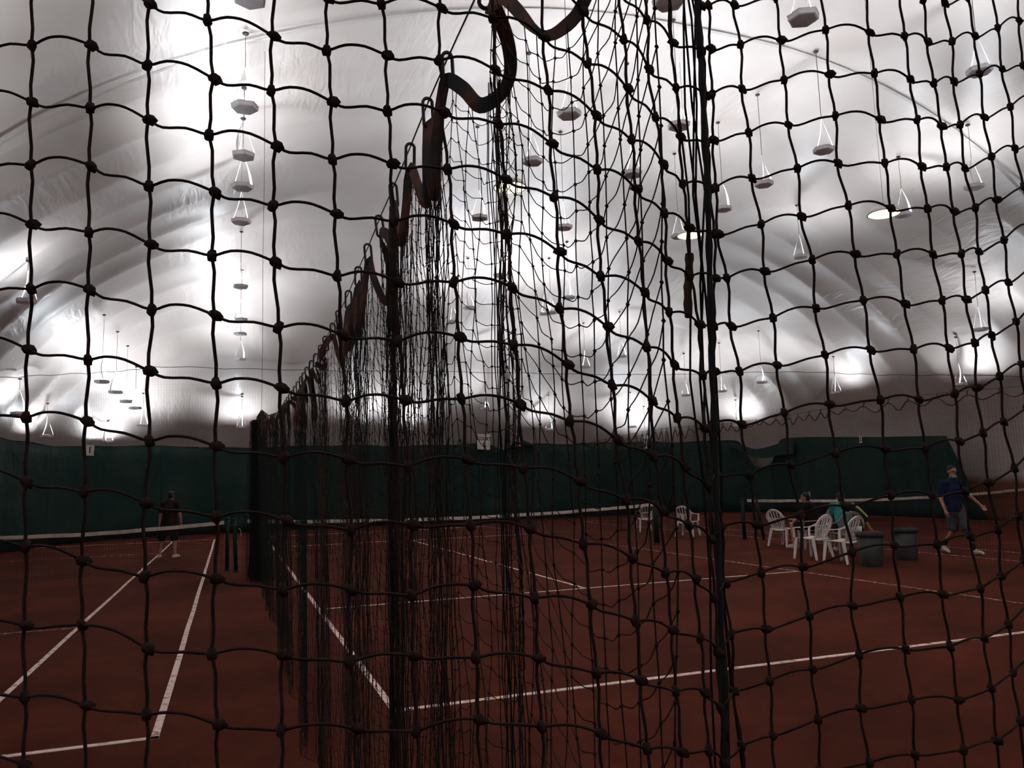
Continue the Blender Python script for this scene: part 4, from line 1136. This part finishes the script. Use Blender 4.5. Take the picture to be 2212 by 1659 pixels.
# ------------------------------------------------------------------ white plastic chairs
def make_chair(m):
    t = empty('plastic_chair', (0, 0, 0))
    # seat: dished panel
    V = []; F = []
    nx, ny = 8, 8
    for lay in (0, 1):
        for j in range(ny + 1):
            for i in range(nx + 1):
                u = -1 + 2 * i / nx; w = -1 + 2 * j / ny
                x = 0.235 * u * (1 - 0.06 * (w < 0) * w * w); yv = 0.215 * w
                z = 0.425 - 0.022 * (1 - u * u) * (1 - 0.5 * w) + 0.012 * w - (0.02 if w > 0.9 else 0) - (0.018 if lay else 0)
                V.append((x, yv, z))
    n = (nx + 1) * (ny + 1)
    for j in range(ny):
        for i in range(nx):
            a = j * (nx + 1) + i
            F.append((a, a + 1, a + nx + 2, a + nx + 1)); F.append((n + a, n + a + nx + 1, n + a + nx + 2, n + a + 1))
    ring = [i for i in range(nx + 1)] + [j * (nx + 1) + nx for j in range(1, ny + 1)] + [ny * (nx + 1) + i for i in range(nx - 1, -1, -1)] + [j * (nx + 1) for j in range(ny - 1, 0, -1)]
    for a, b in zip(ring, ring[1:] + ring[:1]): F.append((a, n + a, n + b, b))
    mesh('seat', V, F, m, t, True)
    # back frame: rounded hoop with a rail across
    by = lambda z: -0.205 - 0.17 * (z - 0.42) / 0.44 - 0.0
    hoop = []
    for k in range(21):
        a = math.pi * k / 20
        hoop.append((0.235 * math.cos(a), 0.66 + 0.20 * math.sin(a)))
    hoop = [(0.175, 0.43), (0.185, 0.52), (0.215, 0.60)] + hoop + [(-0.215, 0.60), (-0.185, 0.52), (-0.175, 0.43)]
    pts = [(x, by(z), z) for x, z in hoop]
    wd = []
    for i in range(len(pts)):
        a = Vector(pts[max(0, i - 1)]); c = Vector(pts[min(len(pts) - 1, i + 1)])
        wd.append(tuple((c - a).cross(Vector((0, 1, 0.35))).normalized()))
    b = MB().strip(pts, wd, 0.052, 0.022)
    b.strip([(x, by(0.60) , 0.60 + 0.01 * (1 - (x / .2) ** 2)) for x in np.linspace(-0.205, 0.205, 7)], np.tile([[0, -0.35, 1.0]], (7, 1)), 0.03, 0.018)
    b.strip([(x, by(0.435), 0.435) for x in np.linspace(-0.18, 0.18, 5)], np.tile([[0, -0.35, 1.0]], (5, 1)), 0.04, 0.02)
    b.build('back_frame', m, t)
    for i in range(5):
        u = -1 + 2 * i / 4
        ztop = 0.66 + 0.20 * math.sqrt(max(0, 1 - (u * 0.78) ** 2)) - 0.01
        p = [(u * 0.125, by(0.435), 0.435), (u * 0.135, by(0.52), 0.52), (u * 0.148, by(0.60), 0.60), (u * 0.16, by(0.7), 0.70), (u * 0.17, by(ztop), ztop)]
        MB().strip(p, np.tile([[1.0, 0, 0]], (5, 1)), 0.027, 0.012).build('slat', m, t)
    for s in (-1, 1):
        arm = catmull(np.array([(s * 0.215, by(0.70), 0.72), (s * 0.255, -0.19, 0.66), (s * 0.275, -0.05, 0.638), (s * 0.275, 0.10, 0.632), (s * 0.27, 0.19, 0.622), (s * 0.255, 0.225, 0.58), (s * 0.245, 0.225, 0.43)]), 5)
        wd = np.array([(1.0, 0, 0)] * len(arm)); 
        MB().strip(arm, wd, 0.05, 0.02).build('armrest', m, t)
    for sx in (-1, 1):
        for sy in (-1, 1):
            top = (sx * 0.215, 0.19 if sy > 0 else -0.19, 0.425)
            bot = (sx * 0.265, 0.235 if sy > 0 else -0.285, 0.0)
            p = [Vector(top).lerp(Vector(bot), q / 4) for q in range(5)]
            b = MB().strip([tuple(q) for q in p], np.tile([[1.0, 0, 0]], (5, 1)), np.linspace(0.07, 0.042, 5), 0.018)
            b.strip([tuple(q + Vector((sx * 0.014, 0.0, 0))) for q in p], np.tile([[0, 1.0, 0]], (5, 1)), np.linspace(0.07, 0.042, 5), 0.018)
            b.build('leg', m, t)
    return t
chair_w = make_chair(M['plastic'])
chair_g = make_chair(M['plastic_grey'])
GRP = 'plastic chairs between the courts'
def put_chair(src, x, y, rz, label, used=[]):
    o = src if src.name not in used else copy_tree(src)
    used.append(src.name)
    o.location = (x, y, 0); o.rotation_euler = (0, 0, rz)
    tag(o, label, 'chair', GRP)
    return o
put_chair(chair_w, 11.1, 13.33, 0.25, 'empty white plastic chair, left one of the near pair by the bins')
put_chair(chair_w, 11.03, 12.40, 0.22, 'empty white plastic chair right beside the near grey bin')
put_chair(chair_w, 12.55, 16.0, -1.35, 'white plastic chair standing alone left of the seated people')
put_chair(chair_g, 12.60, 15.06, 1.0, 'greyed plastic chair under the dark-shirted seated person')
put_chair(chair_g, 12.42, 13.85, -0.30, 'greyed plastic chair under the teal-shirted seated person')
put_chair(chair_w, 12.62, 22.95, -0.2, 'far white plastic chair half hidden behind the middle net post')
put_chair(chair_w, 12.55, 20.3, -0.95, 'far white plastic chair right of the middle net post')

# ------------------------------------------------------------------ bins, cup, bottle
def make_bin(x, y, label, h=0.60):
    t = empty('waste_bin', (x, y, 0))
    tag(t, label, 'bin', 'waste bins by the chairs')
    MB().lathe([(0.185, 0.0), (0.19, 0.01), (0.225, h - 0.07), (0.215, h - 0.07), (0.18, 0.02)], 24).build('body', M['bin'], t, True)
    MB().lathe([(0.222, h - 0.075), (0.243, h - 0.07), (0.243, h), (0.215, h + 0.004), (0.215, h - 0.07)], 24).build('rim', M['ink'], t, True)
    for s in (-1, 1):
        MB().box((s * 0.255, 0, h - 0.1), (0.03, 0.10, 0.035)).build('handle', M['bin'], t)
    return t
make_bin(11.06, 11.72, 'dark grey waste bin nearest the right plastic chair', 0.60)
make_bin(12.32, 12.15, 'dark grey waste bin farther right by the walking person', 0.60)
o = MB().lathe([(0.026, 0.0), (0.03, 0.005), (0.038, 0.10), (0.034, 0.10), (0.026, 0.01)], 14).build('cup', M['plastic'], None, True)
o.location = (10.93, 11.80, 0.613); tag(o, 'small white cup on the rim of the near grey bin', 'cup')
o = MB().lathe([(0.03, 0.0), (0.034, 0.01), (0.034, 0.13), (0.014, 0.18), (0.013, 0.22), (0.016, 0.225)], 14).build('bottle', M['bottle'], None, True)
o.location = (11.02, 11.86, 0.613); tag(o, 'small dark brown bottle beside the cup on the near grey bin', 'bottle')
MBs = MB().lathe([(0.0, 0.0), (0.2, 0.0), (0.2, 0.008), (0.0, 0.008)], 20)
o = MBs.build('bin_lid', M['ink']); o.location = (11.06, 11.72, 0.6045)
tag(o, 'flat dark lid lying on the near grey bin', 'lid')

# ------------------------------------------------------------------ people
def blob(name, prims, voxel, m, parent, iters=4):
    """one continuous surface grown over tapered limbs (p0, p1, r0, r1) and ellipsoids ('e', centre, radii)"""
    bm = bmesh.new()
    def sph(c, r, rad=None):
        mt = Matrix.Translation(c) @ Matrix.Diagonal((*(rad or (r, r, r)), 1))
        bmesh.ops.create_uvsphere(bm, u_segments=14, v_segments=9, radius=1, matrix=mt)
    for q in prims:
        if q[0] == 'e':
            mt = Matrix.Translation(q[1]) @ (q[3] if len(q) > 3 else Matrix.Identity(4)) @ Matrix.Diagonal((*q[2], 1))
            bmesh.ops.create_uvsphere(bm, u_segments=18, v_segments=12, radius=1, matrix=mt)
        else:
            a, b, ra, rb = Vector(q[0]), Vector(q[1]), q[2], q[3]
            sph(a, ra); sph(b, rb)
            d = b - a
            if d.length > 1e-4:
                mt = Matrix.Translation((a + b) / 2) @ d.to_track_quat('Z', 'Y').to_matrix().to_4x4()
                bmesh.ops.create_cone(bm, cap_ends=True, segments=14, radius1=ra, radius2=rb, depth=d.length, matrix=mt)
    me = bpy.data.meshes.new(name); bm.to_mesh(me); bm.free()
    ob = bpy.data.objects.new(name, me); COL.objects.link(ob)
    r = ob.modifiers.new('r', 'REMESH'); r.mode = 'VOXEL'; r.voxel_size = voxel
    s = ob.modifiers.new('s', 'SMOOTH'); s.factor = 0.5; s.iterations = iters
    dg = bpy.context.evaluated_depsgraph_get()
    me2 = bpy.data.meshes.new_from_object(ob.evaluated_get(dg))
    bpy.data.objects.remove(ob); bpy.data.meshes.remove(me)
    me2.name = name
    me2.materials.clear()
    return link(name, me2, parent, m, True)

class Fig:
    """local frame of a figure: a = picture right, b = towards the viewer, z = up"""
    def __init__(s, O, face):
        s.O = Vector(O); s.e1 = Vector((math.cos(YAW), -math.sin(YAW), 0)); s.e3 = Vector((-math.sin(YAW), -math.cos(YAW), 0))
        f = s.e1 * face[0] + s.e3 * face[1]; s.f = f.normalized(); s.l = Vector((-s.f.y, s.f.x, 0))   # facing, figure's left
    def p(s, a, b, z): return s.e1 * a + s.e3 * b + Vector((0, 0, z))

def head_prims(F, c):
    """head of 0.23 m with jaw, nose, ears, brow; c = centre"""
    f, l = F.f, F.l
    R = Matrix((( -l.x * -1, f.x, 0, 0), (-l.y * -1, f.y, 0, 0), (0, 0, 1, 0), (0, 0, 0, 1)))
    P = [('e', c + Vector((0, 0, 0.02)), (0.075, 0.094, 0.098), R), ('e', c + f * 0.022 - Vector((0, 0, 0.05)), (0.058, 0.068, 0.066), R),
         (c + f * 0.088 + Vector((0, 0, 0.008)), c + f * 0.108 - Vector((0, 0, 0.028)), 0.009, 0.014),
         (c + f * 0.082 - Vector((0, 0, 0.062)) + l * 0.02, c + f * 0.082 - Vector((0, 0, 0.062)) - l * 0.02, 0.008, 0.008)]
    for s in (-1, 1):
        P.append(('e', c + l * 0.078 * s - Vector((0, 0, 0.002)) - f * 0.005, (0.012, 0.02, 0.032), R))
        P.append((c + f * 0.083 + l * 0.015 * s + Vector((0, 0, 0.022)), c + f * 0.078 + l * 0.05 * s + Vector((0, 0, 0.02)), 0.01, 0.008))
    return P

def hand_prims(wrist, d, side, palm_n):
    """palm, four unequal curled fingers and a thumb leaving the side of the palm"""
    d = Vector(d).normalized(); n = Vector(palm_n).normalized(); s = d.cross(n).normalized() * side
    n = s.cross(d).normalized() * side
    w = Vector(wrist)
    P = [(w, w + d * 0.04, 0.026, 0.03), (w + d * 0.04 + s * 0.018, w + d * 0.085 + s * 0.028, 0.017, 0.014), (w + d * 0.04 - s * 0.018, w + d * 0.085 - s * 0.028, 0.017, 0.014), (w + d * 0.05, w + d * 0.09, 0.018, 0.014)]
    for i, (off, ln) in enumerate(((0.030, 0.066), (0.010, 0.076), (-0.011, 0.071), (-0.031, 0.056))):
        k0 = w + d * 0.088 + s * off; k1 = k0 + (d * 0.92 + n * 0.35).normalized() * ln * 0.5; k2 = k1 + (d * 0.65 + n * 0.8).normalized() * ln * 0.5
        P += [(k0, k1, 0.0092, 0.0085), (k1, k2, 0.0085, 0.007)]
    t0 = w + d * 0.028 + s * 0.028; t1 = t0 + (d * 0.7 + s * 0.6 + n * 0.3).normalized() * 0.036; t2 = t1 + (d * 0.9 + s * 0.1 + n * 0.4).normalized() * 0.03
    P += [(t0, t1, 0.0125, 0.0105), (t1, t2, 0.0105, 0.008)]
    return P

def foot_prims(ankle, toe, r=0.04):
    a, t = Vector(ankle), Vector(toe)
    heel = a + (a - t).normalized() * 0.05; heel.z = max(t.z, min(a.z - 0.05, heel.z - 0.05))
    return [(a, heel, r, r * 0.95), (heel, a.lerp(t, 0.55), r * 0.95, r * 0.95), (a.lerp(t, 0.55), t, r * 0.95, r * 0.75), (a, a.lerp(t, 0.55), r, r * 0.9)]

def eyes(F, c, parent):
    b = MB()
    for s in (-1, 1):
        q = c + F.f * 0.086 + F.l * 0.032 * s + Vector((0, 0, 0.006))
        b.lathe([(0.001, -0.008), (0.010, -0.004), (0.012, 0), (0.010, 0.004), (0.001, 0.008)], 8, tuple(q))
    return b.build('eyes', M['ink'], parent)

# --- walking person with mask under the chin
F1 = Fig((13.92, 12.42, 0), (0.12, 1.0))
pw = empty('person', F1.O)
tag(pw, 'person walking at right in navy T-shirt and grey shorts, mask below chin', 'person')
q = F1.p
hc = q(0.02, 0.05, 1.655)
hipL, hipR = q(0.10, 0.03, 0.93), q(-0.09, 0.0, 0.93)
knF, ankF, toeF = q(0.12, 0.22, 0.50), q(0.21, 0.26, 0.10), q(0.29, 0.40, 0.035)
knR, ankR, toeR = q(-0.03, 0.02, 0.49), q(-0.15, -0.22, 0.16), q(-0.12, -0.08, 0.035)
shR, shL = q(-0.19, 0.05, 1.42), q(0.20, 0.0, 1.42)
elR, wrR = q(-0.255, 0.04, 1.12), q(-0.235, 0.14, 0.87)
elL, wrL = q(0.37, -0.05, 1.18), q(0.53, 0.06, 0.965)
body = head_prims(F1, hc) + [(q(0.01, 0.01, 1.47), hc - Vector((0, 0, 0.06)), 0.055, 0.052), (q(0.0, 0.02, 1.30), q(0.0, 0.02, 1.43), 0.13, 0.10), (q(0, 0.02, 0.97), q(0, 0.02, 1.28), 0.135, 0.14),
    (shR, shL, 0.065, 0.065), (shR, elR, 0.052, 0.04), (elR, wrR, 0.039, 0.026), (shL, elL, 0.052, 0.04), (elL, wrL, 0.039, 0.026),
    (hipL, knF, 0.088, 0.056), (knF, ankF, 0.054, 0.034), (hipR, knR, 0.088, 0.056), (knR, ankR, 0.054, 0.034), (hipL, hipR, 0.1, 0.1)]
body += hand_prims(wrR, (wrR - elR), 1, F1.e1) + hand_prims(wrL, (wrL - elL) + Vector((0, 0, -0.05)), -1, F1.e3)
body += foot_prims(ankF, toeF, 0.036) + foot_prims(ankR, toeR, 0.036)
blob('body', body, 0.0085, M['skin'], pw)
blob('shirt', [(q(0, 0.02, 1.30), q(0, 0.02, 1.44), 0.155, 0.105), (q(0, 0.02, 0.90), q(0, 0.02, 1.28), 0.165, 0.165), (shR, shL, 0.082, 0.082), (shR, shR.lerp(elR, 0.62), 0.078, 0.072), (shL, shL.lerp(elL, 0.62), 0.078, 0.072)], 0.012, M['navy'], pw)
blob('shorts', [(q(0, 0.02, 0.86), q(0, 0.02, 0.96), 0.155, 0.15), (hipL, hipL.lerp(knF, 0.92), 0.108, 0.095), (hipR, hipR.lerp(knR, 0.92), 0.108, 0.095)], 0.012, M['grey'], pw)
blob('hair', [('e', hc + Vector((0, 0, 0.062)) - F1.f * 0.012, (0.084, 0.092, 0.072)), ('e', hc - F1.f * 0.045 + Vector((0, 0, 0.01)), (0.07, 0.07, 0.075))], 0.01, M['hair'], pw)
blob('mask', [('e', hc + F1.f * 0.06 - Vector((0, 0, 0.105)), (0.062, 0.05, 0.036)), (hc + F1.l * 0.062 + F1.f * 0.03 - Vector((0, 0, 0.09)), hc - F1.l * 0.062 + F1.f * 0.03 - Vector((0, 0, 0.09)), 0.02, 0.02)], 0.008, M['mask'], pw)
eyes(F1, hc, pw)
gl = MB()
for s in (-1, 1):
    cc = hc + F1.f * 0.105 + F1.l * 0.033 * s + Vector((0, 0, 0.006))
    gl.tube([tuple(cc + F1.l * 0.026 * math.cos(a) + Vector((0, 0, 0.018 * math.sin(a)))) for a in np.linspace(0, 6.283, 13)], 0.0025, 4)
    gl.tube([tuple(cc + F1.l * 0.026 * s), tuple(hc + F1.l * 0.08 * s + Vector((0, 0, 0.012)))], 0.0025, 4)
gl.build('glasses', M['ink'], pw)
for nm, an, to, kn_ in (('shoe', ankF, toeF, knF), ('shoe', ankR, toeR, knR)):
    blob('shoe', foot_prims(an - Vector((0, 0, 0.03)), to, 0.046), 0.01, M['shoe'], pw)
    blob('sock', [(an, an.lerp(kn_, 0.28), 0.044, 0.046)], 0.01, M['sock'], pw)

# --- player behind the left net, seen from behind
F2 = Fig((-1.46, 22.7, 0), (-0.2, -1.0))
pl = empty('person', F2.O)
tag(pl, 'person in dark clothes standing behind the left net, one bare arm hanging', 'person')
q = F2.p
hc = q(0.02, 0.0, 1.605)
hipL, hipR = q(-0.10, 0, 0.92), q(0.10, 0, 0.92)
knL, anL, toL = q(-0.19, 0.02, 0.5), q(-0.25, 0.0, 0.09), q(-0.29, -0.17, 0.035)
knR2, anR, toR = q(0.14, 0.02, 0.5), q(0.16, 0.03, 0.09), q(0.2, -0.14, 0.035)
sL, sR = q(-0.18, 0, 1.39), q(0.2, 0, 1.39)
eL, wL = q(-0.225, 0.05, 1.09), q(-0.255, 0.02, 0.86)
eR, wR = q(0.26, 0.0, 1.10), q(0.24, -0.12, 0.87)
body = head_prims(F2, hc) + [(q(0.02, 0, 1.43), hc - Vector((0, 0, 0.06)), 0.058, 0.054), (q(0, 0, 1.28), q(0, 0, 1.41), 0.14, 0.10), (q(0, 0, 0.95), q(0, 0, 1.26), 0.14, 0.15),
    (sL, sR, 0.066, 0.066), (sL, eL, 0.054, 0.042), (eL, wL, 0.041, 0.027), (sR, eR, 0.054, 0.042), (eR, wR, 0.041, 0.027),
    (hipL, knL, 0.092, 0.058), (knL, anL, 0.056, 0.036), (hipR, knR2, 0.092, 0.058), (knR2, anR, 0.056, 0.036), (hipL, hipR, 0.1, 0.1)]
body += hand_prims(wL, wL - eL, 1, F2.e1) + hand_prims(wR, wR - eR, -1, F2.e1) + foot_prims(anL, toL, 0.036) + foot_prims(anR, toR, 0.036)
blob('body', body, 0.009, M['skin'], pl)
blob('shirt', [(q(0, 0, 1.28), q(0, 0, 1.42), 0.165, 0.11), (q(0, 0, 0.86), q(0, 0, 1.26), 0.175, 0.172), (sL, sR, 0.085, 0.085), (sL, sL.lerp(eL, 0.6), 0.08, 0.072), (sR, sR.lerp(eR, 0.6), 0.08, 0.072)], 0.013, M['maroon'], pl)
blob('shorts', [(q(0, 0, 0.84), q(0, 0, 0.94), 0.165, 0.155), (hipL, hipL.lerp(knL, 0.95), 0.112, 0.1), (hipR, hipR.lerp(knR2, 0.95), 0.112, 0.1)], 0.013, M['black'], pl)
blob('hair', [('e', hc + Vector((0, 0, 0.045)) - F2.f * 0.02, (0.085, 0.085, 0.082)), ('e', hc - F2.f * 0.05 - Vector((0, 0, 0.005)), (0.07, 0.066, 0.08))], 0.01, M['hair'], pl)
eyes(F2, hc, pl)
for an, to in ((anL, toL), (anR, toR)):
    blob('shoe', foot_prims(an - Vector((0, 0, 0.025)), to, 0.046), 0.01, M['shoe'], pl)

# --- two seated people
def seated(O, face, label, shirt, lean, extra):
    Fg = Fig(O, face)
    t = empty('person', Fg.O)
    tag(t, label, 'person')
    f, l = Fg.f, Fg.l
    Z = lambda z: Vector((0, 0, z))
    hip = Z(0.53)
    chest = Z(0.90) + f * lean
    neck = Z(1.03) + f * (lean + 0.02)
    hc = Z(1.145) + f * (lean + 0.06)
    b = head_prims(Fg, hc) + [(neck - Z(0.03), hc - Z(0.06), 0.055, 0.05), (hip, chest, 0.14, 0.15), (chest, neck - Z(0.04), 0.14, 0.09)]
    sh = []
    for s in (-1, 1):
        h0 = hip + l * 0.10 * s; kn = Z(0.50) + f * 0.42 + l * 0.13 * s; an = Z(0.09) + f * 0.40 + l * 0.14 * s; to = Z(0.035) + f * 0.57 + l * 0.15 * s
        b += [(h0, kn, 0.09, 0.06), (kn, an, 0.057, 0.036)] + foot_prims(an, to, 0.036)
        so = chest + l * 0.19 * s + Z(0.08)
        sh.append(so)
        if extra and s == extra:
            el = so + l * 0.24 * s - Z(0.26) + f * 0.08; wr = el + l * 0.12 * s - Z(0.22)
        else:
            el = so - Z(0.25) + f * 0.12 + l * 0.03 * s; wr = Z(0.62) + f * 0.36 + l * 0.12 * s
        b += [(chest + l * 0.05 * s + Z(0.08), so, 0.075, 0.06), (so, el, 0.052, 0.042), (el, wr, 0.04, 0.027)] + hand_prims(wr, wr - el, s, f)
        if extra and s == extra: ex_ = (so, el, wr)
    blob('body', b, 0.009, M['skin'], t)
    blob('shirt', [(hip - Z(0.02), chest, 0.165, 0.17), (chest, neck - Z(0.05), 0.16, 0.09), (sh[0], sh[1], 0.078, 0.078)] + [(so, so - Z(0.12) + f * 0.05, 0.074, 0.07) for so in sh], 0.012, shirt, t)
    blob('shorts', [(hip, hip + Z(0.02), 0.155, 0.15)] + [(hip + l * 0.1 * s, Z(0.51) + f * 0.34 + l * 0.125 * s, 0.108, 0.088) for s in (-1, 1)], 0.012, M['black'], t)
    blob('hair', [('e', hc + Z(0.055) - f * 0.015, (0.086, 0.09, 0.08)), ('e', hc - f * 0.05, (0.07, 0.068, 0.085))], 0.01, M['hair'], t)
    eyes(Fg, hc, t)
    for s in (-1, 1):
        blob('shoe', foot_prims(Z(0.065) + f * 0.40 + l * 0.14 * s, Z(0.035) + f * 0.57 + l * 0.15 * s, 0.046), 0.011, M['shoe'], t)
    if extra:
        so, el, wr = ex_
        blob('jacket_sleeve', [(so + l * -0.05 * extra + Z(0.0), so, 0.085, 0.085), (so, el, 0.088, 0.075), (el, el.lerp(wr, 0.25), 0.07, 0.06)], 0.012, M['jacket'], t)
        tr = catmull(np.array([tuple(so + Z(0.085)), tuple(so.lerp(el, 0.35) + Z(0.083) + l * 0.03 * extra), tuple(so.lerp(el, 0.7) + Z(0.07) + l * 0.045 * extra), tuple(el + Z(0.04) + l * 0.065 * extra)]), 5)
        MB().strip(tr + np.array(Fg.e3) * 0.06 - np.array([0, 0, 0.02]), np.tile([[0.1, 0.3, 1.0]], (len(tr), 1)), 0.05, 0.008).build('sleeve_trim', M['lime'], t)
    return t
seated((12.58, 15.04, 0), (-0.75, -0.4), 'dark-haired person in black shirt, left one of the seated pair', M['black'], 0.06, 0)
seated((12.46, 13.92, 0), (0.25, -1.0), 'seated person in teal T-shirt, back turned, dark jacket sleeve on one arm', M['teal'], 0.10, -1)
